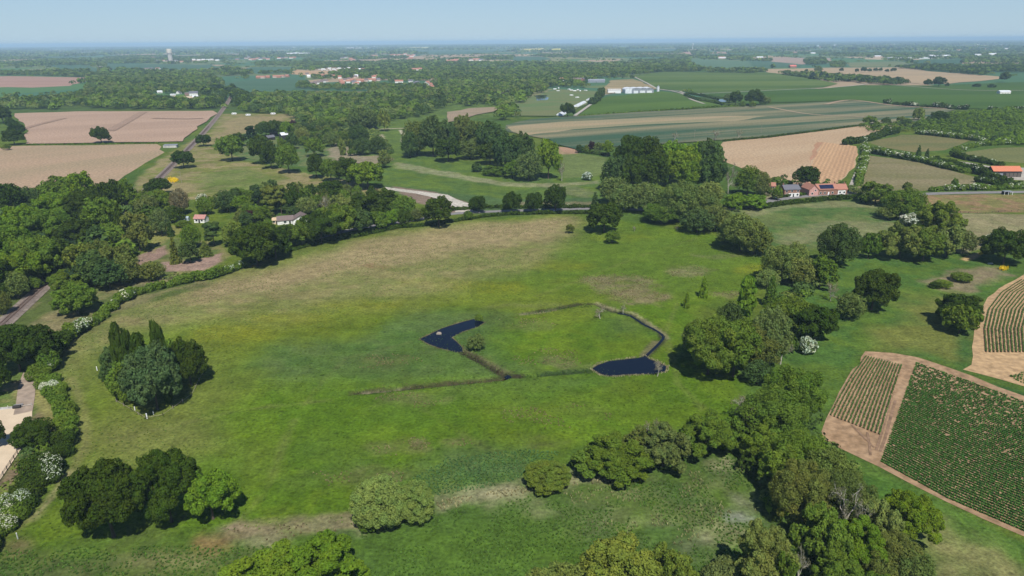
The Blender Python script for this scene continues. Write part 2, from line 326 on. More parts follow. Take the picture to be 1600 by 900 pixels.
# left verge, railway margins, heathland garden
paint([(-60, 500), (80, 430), (215, 440), (330, 440), (330, 448), (180, 485), (90, 560), (40, 560), (0, 560)], (0.075, 0.10, 0.025), 1, 5, 4, 10, 201, 0, (.15, .14, .06))
paint([(75, 490), (100, 480), (130, 490), (90, 520), (70, 520)], (.22, .18, .09), .7, 5, 4, 6, 202, .4)
paint([(205, 410), (260, 370), (345, 380), (360, 400), (330, 425), (230, 445), (200, 440)], (0.16, 0.15, 0.055), 1, 3, 2, 6, 203, 0, (.09, .12, .03))
paint([(215, 400), (258, 383), (262, 395), (235, 410), (213, 418)], (0.25, 0.165, 0.13), .95, 2, 1.5, 6, 204, .1)
paint([(252, 410), (300, 408), (345, 396), (345, 408), (320, 423), (255, 424)], (0.26, 0.175, 0.14), .95, 2, 1.5, 6, 205, .1)
paint([(235, 352), (285, 352), (290, 360), (250, 380), (240, 395), (232, 370)], (0.2, .19, .06), .8, 3, 2, 6, 206)
paint([(190, 425), (230, 430), (300, 427), (330, 424), (320, 436), (200, 458)], (.22, .19, .11), .6, 4, 3, 6, 207, .5)
paint([(0, 585), (40, 583), (48, 600), (45, 640), (0, 638)], (.23, .17, .08), 1, 2, 2, 5, 208, 0, (.09, .13, .03))
paint([(52, 640), (62, 640), (100, 700), (60, 760), (10, 830), (-40, 860), (-60, 800), (0, 752), (50, 672)], (.10, .12, .035), 1, 3, 2, 5, 209, 0, (.16, .12, .07))
pline([(51, 612), (60, 622), (72, 640), (82, 660), (88, 680)], 3.6, (.22, .20, .07), .9, .8, .4, 10)
# far side: railway pasture, valley meadows, lawn
paint([(215, 278), (262, 240), (330, 205), (345, 178), (460, 178), (470, 186), (400, 205), (350, 215), (330, 228), (395, 255), (560, 285), (600, 300), (560, 330), (380, 310), (280, 312), (215, 300)], (0.145, 0.155, 0.040), 1, 6, 5, 20, 210, 0, (.22, .185, .085))
paint([(335, 212), (352, 205), (350, 190), (380, 182), (450, 182), (440, 190), (385, 205), (345, 226)], (.24, .19, .095), .8, 8, 5, 20, 211)
paint([(300, 272), (380, 262), (450, 280), (420, 300), (330, 300)], (.085, .14, .025), .6, 20, 10, 25, 212)
paint([(365, 225), (440, 215), (560, 240), (600, 262), (560, 265), (470, 262), (380, 250)], (.07, .12, .035), 1, 6, 4, 15, 213, 0, (.12, .14, .05))
paint([(520, 222), (545, 230), (590, 240), (618, 248), (620, 256), (575, 258), (520, 250), (515, 235)], (.25, .2, .14), .85, 6, 5, 10, 214, .3)
paint([(560, 205), (640, 172), (700, 160), (790, 160), (790, 180), (700, 192), (670, 200), (640, 240), (560, 245)], (.092, .138, .024), 1, 6, 4, 20, 215, 0, (.075, .118, .026))
paint([(595, 258), (640, 240), (760, 260), (940, 275), (945, 320), (840, 318), (735, 312), (600, 292)], (.090, .138, .022), 1, 5, 4, 20, 216, 0, (.070, .118, .026))
paint([(600, 290), (700, 300), (800, 312), (935, 308), (945, 328), (740, 335), (700, 318), (610, 300)], (.055, .098, .036), .8, 6, 4, 20, 217)
paint([(614, 252), (700, 268), (790, 285), (870, 287), (935, 282), (935, 287), (860, 292), (790, 292), (700, 277), (620, 262)], (.30, .27, .17), .55, 5, 5, 12, 218, .5)
paint([(840, 288), (900, 290), (930, 300), (920, 310), (870, 302)], (.22, .2, .12), .4, 6, 5, 12, 219, .5)
paint([(570, 212), (600, 210), (602, 218), (575, 217)], (.35, .3, .2), .8, 4, 3, 6, 220, .3)
paint([(790, 315), (800, 322), (930, 322), (925, 315)], (.24, .17, .11), .5, 4, 3, 6, 2201, .3)
pline([(625, 203), (632, 212), (628, 220), (640, 232), (652, 236)], 4, (.45, .40, .30), .8, 2, 1, 13, .2)
pline([(585, 202), (640, 200)], 6, (.42, .36, .25), .8, 2, 1, 14, .2)
paint([(873, 242), (900, 239), (948, 246), (952, 265), (930, 276), (880, 278)], (.115, .15, .045), 1, 3, 2, 10, 221)
paint([(868, 225), (880, 236), (905, 240), (870, 242)], (.3, .2, .12), .8, 3, 2, 8, 222)
paint([(612, 291), (680, 300), (735, 318), (740, 330), (700, 333), (640, 312)], (.20, .145, .11), .95, 3, 2, 8, 223)
# pastures right of the stream
paint([(1140, 330), (1200, 320), (1300, 312), (1345, 315), (1400, 330), (1390, 360), (1300, 380), (1240, 400), (1180, 400)], (.105, .135, .040), 1, 5, 4, 20, 224, 0, (.065, .115, .028))
paint([(1210, 365), (1300, 345), (1400, 350), (1370, 370), (1280, 375), (1230, 385)], (.24, .21, .12), .45, 8, 8, 15, 225, .5)
paint([(1160, 328), (1300, 314), (1370, 318), (1370, 324), (1240, 325), (1160, 340)], (.23, .21, .11), .5, 5, 3, 15, 226, .3)
paint([(1350, 305), (1600, 303), (1700, 303), (1700, 335), (1600, 332), (1500, 333), (1440, 322), (1360, 316)], (.16, .15, .05), 1, 3, 3, 20, 227, 0, (.22, .15, .075))
paint([(1440, 333), (1520, 333), (1700, 336), (1700, 380), (1540, 382), (1500, 405), (1440, 400)], (.22, .195, .10), 1, 3, 3, 15, 228, 0, (.19, .18, .085))
paint([(1200, 420), (1280, 405), (1380, 400), (1520, 395), (1560, 410), (1600, 420), (1525, 480), (1515, 580), (1440, 560), (1350, 548), (1290, 640), (1270, 680), (1180, 600), (1200, 520)], (.075, .125, .018), 1, 5, 4, 20, 229, 0, (.055, .11, .02))
paint([(1380, 470), (1500, 455), (1520, 480), (1510, 570), (1460, 560), (1390, 545), (1360, 520), (1420, 500)], (.145, .145, .035), .75, 15, 10, 15, 230, .1)
paint([(1445, 440), (1500, 420), (1560, 418), (1575, 430), (1520, 455), (1470, 455)], (.20, .155, .095), .9, 6, 5, 8, 231, .25)
paint([(1500, 405), (1520, 396), (1535, 395), (1530, 402), (1510, 408)], (.40, .28, .13), .95, 2, 1, 5, 232)
paint([(1490, 500), (1515, 490), (1518, 575), (1500, 578), (1500, 540)], (.035, .09, .02), .8, 6, 4, 8, 233)
paint([(1285, 690), (1370, 735), (1480, 790), (1600, 845), (1700, 900), (1700, 1100), (1400, 1100), (1430, 850), (1300, 700)], (.050, .105, .016), 1, 3, 2, 8, 234, 0, (.07, .125, .02))
paint([(1430, 790), (1500, 830), (1560, 860), (1620, 900), (1700, 960), (1700, 1100), (1440, 1000), (1440, 850)], (.175, .160, .065), .85, 8, 6, 8, 235, .35)
paint([(1520, 592), (1600, 612), (1700, 640), (1700, 655), (1600, 625), (1510, 592)], (.04, .09, .02), 1, 2, 1, 8, 236)
paint([(1290, 312), (1300, 300), (1340, 302), (1345, 308)], (.06, .1, .02), .8, 3, 2, 8, 237)
paint([(1195, 300), (1225, 285), (1325, 290), (1330, 303), (1230, 312), (1190, 318)], (.13, .13, .05), .9, 3, 2, 6, 238, 0, (.25, .2, .14))
# wet ditches and bare pond banks
for k, (pts, wd, c, a) in enumerate([([(722, 548), (750, 563), (778, 580), (792, 588), (818, 588)], 3.2, (.035, .028, .016), 1), ([(722, 544), (752, 558), (785, 578), (800, 583)], 1.0, (.16, .13, .07), .5),
        ([(545, 614), (590, 610), (650, 604), (720, 597), (792, 590)], 2.6, (.045, .040, .018), 1), ([(560, 612), (610, 608), (640, 604)], 1.0, (.30, .26, .17), .55),
        ([(815, 490), (860, 484), (905, 475), (930, 474), (960, 487), (985, 492), (1010, 508), (1032, 520), (1038, 530), (1020, 548), (1008, 558)], 2.8, (.035, .035, .016), .95), ([(930, 472), (965, 485), (990, 489), (1015, 506), (1038, 522), (1044, 530)], 1.6, (.28, .24, .14), .6), ([(812, 491), (850, 487), (870, 483)], 2.0, (.30, .27, .16), .6),
        ([(845, 585), (880, 582), (925, 579)], 3.0, (.03, .05, .02), .8), ([(1025, 532), (1012, 548), (1003, 556)], 3.0, (.20, .16, .1), .6)]):
    pline(pts, wd, c, a, 1.2, 0.8, 300 + k, .15)
for k, (pts, am) in enumerate([([(112, 720), (170, 690), (260, 668), (380, 640), (520, 625)], .35), ([(130, 540), (240, 500), (360, 470), (520, 430), (700, 385), (900, 345)], .3), ([(470, 640), (500, 600), (540, 560), (640, 535)], .25), ([(660, 640), (760, 700), (850, 730)], .25), ([(1060, 470), (1040, 520), (1060, 600), (1100, 640)], .3), ([(820, 470), (900, 440), (1000, 400), (1090, 372)], .25), ([(460, 655), (440, 700), (420, 760), (370, 820)], .3)]):
    pline(pts, 1.6, (.15, .15, .05), am, 1.5, 1.5, 400 + k, .5)
V = np.zeros((len(fX), 3), np.float32); V[:, 0] = fX; V[:, 1] = fY
for pts, wd, dp in (([(545, 614), (590, 610), (650, 604), (720, 597), (786, 591)], 1.5, .9), ([(724, 551), (750, 564), (778, 581), (788, 587)], 1.5, .9), ([(815, 490), (860, 484), (905, 475), (930, 474), (957, 486)], 1.3, .6), ([(822, 588), (845, 585), (880, 582), (916, 579)], 1.3, .6)):
    Wd = [G(*p)[:2] for p in pts]; dd = np.full(len(fX), 99.)
    mk = np.where((fX > -150) & (fX < 150) & (fY > 150) & (fY < 330))[0]; q = np.full(len(mk), 99.)
    for i in range(len(Wd) - 1): q = np.minimum(q, segdist(fX[mk], fY[mk], *Wd[i], *Wd[i + 1]))
    V[mk, 2] = np.minimum(V[mk, 2], -dp * (1 - sstep(wd * .35, wd, q)))
ii = np.arange((NY - 1) * (NX - 1)); rr = ii // (NX - 1); cc = ii % (NX - 1); a = rr * NX + cc
F = np.stack([a, a + 1, a + NX + 1, a + NX], 1).astype(np.int32)
me = bpy.data.meshes.new("ground"); me.vertices.add(len(V)); me.vertices.foreach_set("co", V.ravel())
me.loops.add(F.size); me.loops.foreach_set("vertex_index", F.ravel()); me.polygons.add(len(F))
me.polygons.foreach_set("loop_start", np.arange(0, F.size, 4, dtype=np.int32)); me.polygons.foreach_set("loop_total", np.full(len(F), 4, np.int32))
at = me.attributes.new("cover", 'FLOAT_COLOR', 'POINT'); cc4 = np.ones((len(V), 4), np.float32); cc4[:, :3] = C; at.data.foreach_set("color", cc4.ravel())
me.update(calc_edges=True)
def ground_mat():
    m, t, n, l = newmat("grassland")
    b = n.new("ShaderNodeBsdfPrincipled"); o = n.new("ShaderNodeOutputMaterial"); b.inputs['Roughness'].default_value = 0.95; b.inputs['Specular IOR Level'].default_value = 0.05
    at = N(n, "ShaderNodeAttribute", attribute_name="cover"); geo = n.new("ShaderNodeNewGeometry")
    def noise(scale, lo, hi, det=4, a=0.3, bb=0.7):
        ns = n.new("ShaderNodeTexNoise"); ns.inputs['Scale'].default_value = scale; ns.inputs['Detail'].default_value = det; ns.inputs['Roughness'].default_value = 0.65
        l.new(geo.outputs['Position'], ns.inputs['Vector']); r = n.new("ShaderNodeMapRange"); r.inputs[1].default_value = a; r.inputs[2].default_value = bb; r.inputs[3].default_value = lo; r.inputs[4].default_value = hi
        l.new(ns.outputs[0], r.inputs[0]); return r.outputs[0], ns.outputs[0]
    a1, h1 = noise(1.1, 0.60, 1.42, 5); a2, h2 = noise(0.22, 0.74, 1.26, 4); a3, h3 = noise(0.035, 0.84, 1.16, 3)
    m1 = N(n, "ShaderNodeMath", operation='MULTIPLY'); l.new(a1, m1.inputs[0]); l.new(a2, m1.inputs[1])
    m2 = N(n, "ShaderNodeMath", operation='MULTIPLY'); l.new(m1.outputs[0], m2.inputs[0]); l.new(a3, m2.inputs[1])
    # scattered darker tussocks
    vo = n.new("ShaderNodeTexVoronoi"); vo.inputs['Scale'].default_value = 0.28; l.new(geo.outputs['Position'], vo.inputs['Vector'])
    tr = n.new("ShaderNodeMapRange"); tr.inputs[1].default_value = 0.10; tr.inputs[2].default_value = 0.22; tr.inputs[3].default_value = 0.70; tr.inputs[4].default_value = 1.0; l.new(vo.outputs['Distance'], tr.inputs[0])
    m3 = N(n, "ShaderNodeMath", operation='MULTIPLY'); l.new(m2.outputs[0], m3.inputs[0]); l.new(tr.outputs[0], m3.inputs[1])
    sv = N(n, "ShaderNodeVectorMath", operation='SCALE'); l.new(at.outputs['Color'], sv.inputs[0]); l.new(m3.outputs[0], sv.inputs['Scale'])
    # beyond 1.3 km: a patchwork of arable fields, one colour per cell
    mp = n.new("ShaderNodeMapping"); mp.inputs['Scale'].default_value = (1 / 420., 1 / 620., 1); mp.inputs['Rotation'].default_value = (0, 0, 0.4); l.new(geo.outputs['Position'], mp.inputs[0])
    v2 = n.new("ShaderNodeTexVoronoi"); v2.inputs['Scale'].default_value = 1.0; v2.distance = 'MANHATTAN'; l.new(mp.outputs[0], v2.inputs['Vector'])
    rp = n.new("ShaderNodeValToRGB"); sp = n.new("ShaderNodeSeparateColor"); l.new(v2.outputs['Color'], sp.inputs[0]); l.new(sp.outputs[0], rp.inputs[0])
    cr = rp.color_ramp; cr.interpolation = 'CONSTANT'
    for i, (p, c) in enumerate([(0, (.06, .13, .06)), (.24, (.07, .15, .05)), (.42, (.12, .16, .06)), (.6, (.32, .24, .15)), (.74, (.055, .13, .07)), (.88, (.20, .20, .09)), (.96, (.38, .30, .19))]):
        e = cr.elements[i] if i < 2 else cr.elements.new(p); e.position = p; e.color = (*c, 1)
    sx = n.new("ShaderNodeSeparateXYZ"); l.new(geo.outputs['Position'], sx.inputs[0])
    fr = n.new("ShaderNodeMapRange"); fr.inputs[1].default_value = 1300; fr.inputs[2].default_value = 1320; l.new(sx.outputs[1], fr.inputs[0])
    mx = n.new("ShaderNodeMixRGB"); l.new(fr.outputs[0], mx.inputs[0]); l.new(sv.outputs[0], mx.inputs[1]); l.new(rp.outputs[0], mx.inputs[2]); l.new(mx.outputs[0], b.inputs['Base Color'])
    bp = n.new("ShaderNodeBump"); bp.inputs['Strength'].default_value = 0.5; bp.inputs['Distance'].default_value = 0.35; l.new(h1, bp.inputs['Height']); b2 = n.new("ShaderNodeBump"); b2.inputs['Strength'].default_value = .6; b2.inputs['Distance'].default_value = 1.6; l.new(h2, b2.inputs['Height']); l.new(bp.outputs[0], b2.inputs['Normal']); l.new(b2.outputs[0], b.inputs['Normal'])
    l.new(b.outputs[0], o.inputs[0]); return m
me.materials.append(ground_mat())
gr = link("ground", me); tag(gr, "gently mottled green and straw coloured meadow land reaching to the horizon", "ground", kind='structure')
# ------------------------------------------------------------------ flat sheets: fields, roads, water
_z = [0.03, 0.015]
def densify(P, step, jit, rng):
    out = []
    for i in range(len(P)):
        a, b = P[i], P[(i + 1) % len(P)]; L = np.linalg.norm(b - a); k = max(1, min(60, int(L / step)))
        for j in range(k):
            q = a + (b - a) * j / k
            out.append(q + (rng.normal(0, jit, 2) if (jit > 0) else 0))
    return out
FIELDPOLYS = []
def sheet(name, poly, mat, label, cat, jit=None, z=None, world=False, keep=True):
    W = [np.array(p[:2], float) for p in poly] if world else [G(*p)[:2] for p in poly]
    c = np.mean(W, 0); d = depth((c[0], c[1], 0)); rng = np.random.default_rng(len(name) + int(abs(c[0])))
    if jit is None: jit = d * 0.0016
    if not world: W = densify(W, max(4, d * 0.03), jit, rng)
    if z is None: i_ = 1 if d < 700 else 0; _z[i_] += 0.005 if i_ else 0.03; z = _z[i_]
    me = poly_mesh(name, [(q[0] - c[0], q[1] - c[1], 0) for q in W], [tuple(range(len(W)))], mat)
    if me.polygons[0].normal.z < 0: me.flip_normals()
    o = link(name, me); o.location = (c[0], c[1], z); tag(o, label, cat, kind='structure')
    if not world and keep: FIELDPOLYS.append(poly)
    return o
def strip(name, pts, width, mat, label, cat, z=None, zoff=0.0, keep_w=None, world=False):
    W = [np.array(p, float) for p in pts] if world else [G(*p)[:2] for p in pts]
    # catmull-rom
    Q = []
    for i in range(len(W) - 1):
        p0 = W[max(i - 1, 0)]; p1 = W[i]; p2 = W[i + 1]; p3 = W[min(i + 2, len(W) - 1)]
        k = max(2, min(30, int(np.linalg.norm(p2 - p1) / 6)))
        for j in range(k):
            t = j / k; Q.append(0.5 * (2 * p1 + (p2 - p0) * t + (2 * p0 - 5 * p1 + 4 * p2 - p3) * t * t + (-p0 + 3 * p1 - 3 * p2 + p3) * t ** 3))
    Q.append(W[-1]); V = []; F = []
    for i, p in enumerate(Q):
        d = Q[min(i + 1, len(Q) - 1)] - Q[max(i - 1, 0)]; d /= np.linalg.norm(d); nn = np.array([-d[1], d[0]])
        for s in (0.5, -0.5): q = p + nn * width * s; V.append((q[0], q[1], 0))
    for i in range(len(Q) - 1): F.append((2 * i, 2 * i + 1, 2 * i + 3, 2 * i + 2))
    if z is None:
        i_ = 1 if depth((*np.mean(Q, 0), 0)) < 900 else 0; _z[i_] += 0.005 if i_ else 0.03; z = _z[i_] + (.02 if i_ else 0)
    me = poly_mesh(name, V, F, mat)
    if me.polygons[0].normal.z < 0: me.flip_normals()
    o = link(name, me); o.location = (0, 0, z); tag(o, label, cat, kind='structure')
    return Q
TANF = ((.30, .225, .14), (.25, .185, .115)); SOIL = ((.31, .19, .105), (.27, .165, .09)); BLUEG = ((.050, .105, .055), (.062, .120, .065))
DKG = ((.052, .098, .012), (.074, .128, .018)); OLV = ((.13, .125, .045), (.165, .145, .06))
def fa(p, q):
    a = G(*p); b = G(*q); return math.atan2(b[1] - a[1], b[0] - a[0])
# far fields
sheet("ploughed_field", [(-30, 119.5), (20, 119), (130, 121), (150, 123), (105, 134), (50, 137), (-30, 135)], field_mat((.33, .20, .15), (.29, .18, .13), 0, .01, 8), "pink brown ploughed field behind the far left wood", "field")
sheet("cereal_field", [(158, 99.5), (330, 101), (345, 107), (200, 110), (172, 108)], field_mat(*BLUEG, 0, .01, 8), "blue green cereal field below the water tower", "field")
sheet("cereal_field", [(80, 103), (140, 102.5), (158, 112), (95, 112)], field_mat(*BLUEG, 0, .01, 8), "small blue green field beside the pale far left track", "field")
sheet("cereal_field", [(60, 89.5), (140, 88.5), (142, 91), (75, 93)], field_mat(*BLUEG, 0, .01, 8), "furthest blue green field at the left", "field")
sheet("cereal_field", [(395, 105), (462, 104.5), (455, 114), (400, 115.5), (370, 109)], field_mat(*BLUEG, 0, .01, 8), "blue green field behind the left row of red roofs", "field")
sheet("cereal_field", [(338, 130), (400, 125), (480, 124), (490, 139), (498, 142), (400, 144), (345, 140)], field_mat(*BLUEG, 0, .01, 8), "blue green cereal field in front of the red roofed village", "field")
sheet("stubble_field", [(455, 116), (458, 111), (464, 108.5), (478, 110.5), (532, 111.5), (530, 115), (480, 117.5)], field_mat((.42, .27, .14), (.36, .24, .13), 0, .01, 8), "bright tan field above the village houses", "field")
sheet("rough_field", [(482, 142), (600, 143.5), (606, 148), (540, 150), (480, 146)], field_mat(*OLV, 0, .02, 8), "narrow olive field in front of the village gardens", "field")
sheet("rough_field", [(575, 135), (626, 134), (622, 143), (580, 143)], field_mat((.14, .15, .06), (.17, .17, .08), 0, .02, 4), "small pale green paddock right of the village", "field")
sheet("rapeseed_field", [(623, 74.6), (673, 73.4), (672, 76.6), (636, 77)], field_mat((.50, .46, .10), (.45, .44, .12), 0, .01, 4, fine=.1), "thin yellow rapeseed field in the far distance", "field")
sheet("rapeseed_field", [(813, 76.6), (851, 75.6), (853, 78.6), (826, 79)], field_mat((.60, .50, .08), (.55, .46, .08), 0, .01, 4, fine=.1), "left one of the two bright rapeseed fields", "field")
sheet("rapeseed_field", [(862, 76.3), (881, 75.6), (879, 81.2), (864, 80.4)], field_mat((.72, .60, .07), (.65, .55, .06), 0, .01, 4, fine=.1), "right and brightest of the two rapeseed fields", "field")
sheet("cereal_field", [(806, 88), (846, 88.5), (862, 92), (838, 97), (800, 100), (800, 92)], field_mat(*BLUEG, 0, .01, 8), "blue green field in front of the rapeseed", "field")
sheet("cereal_field", [(640, 78), (720, 78.5), (800, 78), (800, 80.5), (690, 86), (650, 84)], field_mat(*BLUEG, 0, .01, 8), "blue green fields left of the rapeseed", "field")
sheet("ploughed_field", [(840, 82), (900, 83.6), (896, 86.4), (850, 85.6)], field_mat(*TANF, 0, .01, 8), "thin tan field right of the rapeseed", "field")
sheet("ploughed_field", [(1000, 84), (1062, 84), (1070, 81), (1081, 80.6), (1081, 86.4), (1050, 87), (1000, 87)], field_mat((.38, .24, .17), (.33, .22, .16), 0, .01, 8), "distant pinkish field behind the middle wood", "field")
sheet("ploughed_field", [(1088, 81), (1136, 81), (1136, 84), (1110, 83.8)], field_mat((.38, .24, .17), (.33, .22, .16), 0, .01, 8), "small distant pinkish field right of centre", "field")
sheet("cereal_field", [(980, 76.5), (1060, 76), (1060, 82), (980, 83)], field_mat(*BLUEG, 0, .01, 8), "far blue green field above the pinkish one", "field")
sheet("pasture", [(1073, 92), (1110, 94), (1200, 96.5), (1200, 110), (1100, 108), (1080, 101)], field_mat((.075, .14, .07), (.09, .15, .08), 0, .01, 8), "pale blue green pasture behind the upper barley", "field")
sheet("ploughed_field", [(1205, 91), (1225, 90), (1300, 91), (1296, 99), (1255, 101), (1205, 96.5)], field_mat((.33, .24, .18), (.28, .21, .16), 0, .01, 8), "pinkish brown field beside the glasshouse fields", "field")
sheet("cereal_field", [(1170, 96), (1205, 96.5), (1255, 101), (1250, 104), (1180, 108)], field_mat(*BLUEG, 0, .01, 8), "blue green strip in front of the pinkish field", "field")
sheet("stubble_field", [(1190, 108), (1240, 107.5), (1300, 106), (1420, 105.5), (1450, 111.5), (1500, 115), (1562, 120), (1560, 124), (1480, 131), (1440, 131.5), (1400, 128), (1330, 122), (1290, 118), (1240, 116), (1200, 114.5)], field_mat((.36, .26, .15), (.31, .235, .14), 0.1, .008, 10), "long tan stubble field at the far right", "field")
sheet("pasture", [(1320, 98), (1400, 96), (1420, 98), (1410, 104), (1330, 105)], field_mat((.16, .17, .07), (.10, .14, .06), 0, .01, 6), "pale olive field beyond the tan stubble", "field")
sheet("cereal_field", [(1416, 94), (1512, 92.5), (1500, 101), (1430, 99.5)], field_mat((.04, .09, .045), (.045, .10, .05), 0, .01, 6), "dark green field in front of the glasshouse", "field")
sheet("barley_field", [(905, 181), (928, 160), (950, 151), (1035, 143), (1072, 148), (1095, 156), (1132, 161), (1133, 166), (1040, 173), (960, 178)], field_mat(*DKG, fa((930, 170), (1100, 160)), .008, 5), "green barley field in front of the pale farm sheds", "field")
sheet("barley_field", [(990, 118), (1040, 112), (1200, 113.5), (1250, 120), (1310, 131), (1285, 137), (1200, 141.5), (1085, 146), (1060, 142), (1030, 139.5), (1008, 130)], field_mat((.056, .100, .014), (.100, .142, .028), 0.1, .006, 7), "upper barley field with paler streaks", "field")
sheet("barley_field", [(1092, 148), (1200, 142.5), (1290, 138.5), (1345, 133.5), (1450, 134), (1620, 128), (1700, 128), (1700, 172), (1600, 168), (1540, 171), (1420, 166), (1350, 160), (1335, 156.5), (1290, 159), (1210, 161), (1160, 165), (1140, 156), (1115, 150)], field_mat((.042, .086, .011), (.058, .108, .014), 0.05, .007, 7), "long deep green barley field at the right", "field")
sheet("cereal_field", [(788, 196), (830, 187), (905, 181.5), (1000, 175.5), (1130, 169), (1200, 164.5), (1335, 158), (1420, 167.5), (1492, 172), (1470, 180), (1440, 191), (1350, 194), (1300, 201), (1200, 213.5), (1130, 219.5), (1060, 224), (900, 234), (868, 226), (860, 219), (830, 214), (795, 206)], field_mat((.042, .085, .045), (.20, .18, .10), fa((850, 210), (1150, 190)), .022, 18), "long grey green striped cereal field crossing the middle distance", "field")
BT = field_mat((.31, .24, .14), (.22, .20, .11), fa((850, 210), (1150, 190)), .03, 14)
sheet("ploughed_band", [(792, 199), (880, 191), (1000, 186), (1150, 181.5), (1200, 182), (1150, 190), (1000, 196), (900, 203), (820, 213), (798, 206)], BT, "tan ploughed band across the striped field", "field", keep=False)
sheet("field_margin", [(870, 229), (905, 232), (900, 240), (880, 238)], field_mat((.34, .21, .13), (.3, .19, .12), 0, .03, 3), "bare earth corner beside the lawn", "field")
sheet("stubble_field", [(1128, 222), (1200, 214), (1350, 195), (1415, 196), (1400, 205), (1318, 222), (1340, 232), (1336, 262), (1303, 290), (1262, 292), (1215, 284), (1165, 265), (1132, 252)], field_mat((.40, .29, .18), (.36, .25, .15), fa((1150, 230), (1300, 210)), .02, 6), "tan bare field above the brick cottages", "field")
sheet("carrot_field", [(1284, 222), (1340, 229), (1334, 262), (1305, 289), (1258, 286), (1266, 260)], field_mat((.44, .28, .155), (.40, .25, .14), fa((1285, 285), (1312, 226)), .03, 6, 3.2), "orange tan field with pale drilled rows", "field", keep=False)
sheet("field_margin", [(1276, 222), (1285, 222), (1270, 250), (1262, 258)], field_mat((.36, .20, .12), (.33, .19, .11), 0, .03, 3), "reddish bare strip left of the drilled rows", "field", keep=False)
sheet("ploughed_field", [(22, 178), (120, 175), (334, 174), (338, 178), (300, 207), (284, 222), (150, 224), (36, 226), (46, 206), (30, 190)], field_mat((.37, .255, .18), (.32, .22, .155), 0.5, .012, 5), "upper pinkish ploughed field left of the railway", "field")
sheet("ploughed_field", [(-60, 243), (15, 228), (120, 227), (248, 225), (256, 238), (215, 262), (185, 282), (120, 300), (-80, 300)], field_mat((.34, .24, .155), (.29, .22, .135), 1.0, .015, 4), "lower tan ploughed field left of the railway", "field")
sheet("pasture", [(1358, 222), (1410, 210.5), (1450, 211.5), (1515, 219), (1480, 235), (1430, 238), (1378, 230)], field_mat((.16, .14, .055), (.12, .125, .045), 0, .03, 3), "small tan paddock enclosed by white blossoming hedges", "field")
sheet("pasture", [(1358, 243), (1430, 253), (1500, 270), (1562, 286), (1540, 296), (1470, 296), (1440, 298), (1360, 300), (1336, 296)], field_mat((.15, .14, .06), (.20, .17, .09), 0, .03, 4), "olive paddock above the road at right", "field")
sheet("pasture", [(1492, 240), (1560, 231), (1620, 230), (1700, 232), (1700, 262), (1560, 252), (1520, 247)], field_mat((.14, .145, .05), (.12, .13, .045), 0, .03, 4), "green paddock behind the red roofed barn", "field")
sheet("yard", [(1500, 252), (1560, 262), (1610, 262), (1610, 282), (1555, 280), (1530, 268)], M_GRAVEL, "pale dirt yard beside the red roofed barn", "yard")
sheet("pasture", [(955, 126), (990, 124), (1030, 140), (1000, 142), (940, 148), (945, 136)], field_mat((.30, .23, .12), (.2, .17, .08), 0, .03, 4), "tan paddock behind the pale farm sheds", "field")
sheet("pasture", [(870, 140), (935, 143), (940, 152), (900, 172), (870, 182), (800, 182), (800, 160)], field_mat((.10, .15, .05), (.14, .15, .06), 0, .03, 3), "green caravan field beside the white tunnels", "field")
sheet("ploughed_field", [(697, 176), (735, 170), (776, 168), (776, 174), (745, 180), (700, 192)], field_mat((.28, .21, .14), (.24, .19, .12), 0, .03, 4), "small bare field in the river valley", "field")
# near crop fields: bare sandy soil
SM = field_mat((.33, .22, .13), (.27, .175, .10), fa((1300, 660), (1350, 560)), .2, 3)
sheet("potato_field", [(1352, 549), (1392, 552), (1437, 559), (1520, 588), (1600, 619), (1720, 668), (1760, 960), (1600, 838), (1480, 785), (1375, 731), (1310, 700), (1282, 684), (1290, 655), (1320, 600)], SM, "sandy field with dense green potato rows at lower right", "field", jit=.25)
sheet("potato_field", [(1600, 429), (1570, 445), (1545, 465), (1528, 490), (1521, 530), (1519, 570), (1508, 579), (1560, 592), (1600, 605), (1720, 640), (1720, 390)], field_mat((.40, .27, .145), (.35, .235, .13), 0, .05, 6), "sandy field with curved potato rows at the right edge", "field", jit=.25)
# water
POND1 = [(656, 530), (668, 524), (690, 514), (715, 505), (740, 499), (757, 504), (745, 511), (725, 518), (712, 523), (706, 527), (714, 535), (722, 543), (723, 550), (715, 550), (700, 547), (685, 544), (670, 538)]
POND2 = [(925, 577), (935, 570), (955, 565), (985, 561), (1000, 560), (1008, 557), (1014, 561), (1030, 567), (1042, 573), (1040, 580), (1020, 584), (990, 585), (955, 588), (938, 585)]
def grow(poly, k):
    W = [G(*p)[:2] for p in poly]; c = np.mean(W, 0); out = []
    n = len(W)
    ar = sum(W[i][0] * W[(i + 1) % n][1] - W[(i + 1) % n][0] * W[i][1] for i in range(n)); sg = 1 if ar > 0 else -1
    for i in range(n):
        d = W[(i + 1) % n] - W[i - 1]; d /= np.linalg.norm(d); out.append(W[i] + sg * k * np.array([d[1], -d[0]]))
    return out
for nm, P, lb in (("pond", POND1, "left dark blue pond shaped like a hook"), ("pond", POND2, "right dark blue oval pond")):
    sheet("pond_bank", grow(P, .30), field_mat((.07, .06, .03), (.15, .12, .06), 0, .3, 2), "bare earth bank of the " + lb[:5].strip() + " pond", "bank", world=True)
    sheet(nm, P, M_WATER, lb, "pond", jit=.3)
sheet("ditch_water", [(787, 590), (793, 586), (800, 590), (792, 593)], M_WATER, "small dark pool where the ditches meet", "pond", jit=.1)
strip("stream", [(965, 490), (985, 494), (1005, 507), (1020, 514), (1034, 523), (1036, 530), (1022, 545), (1008, 558)], 1.0, M_WATER, "narrow stream feeding the oval pond", "stream")
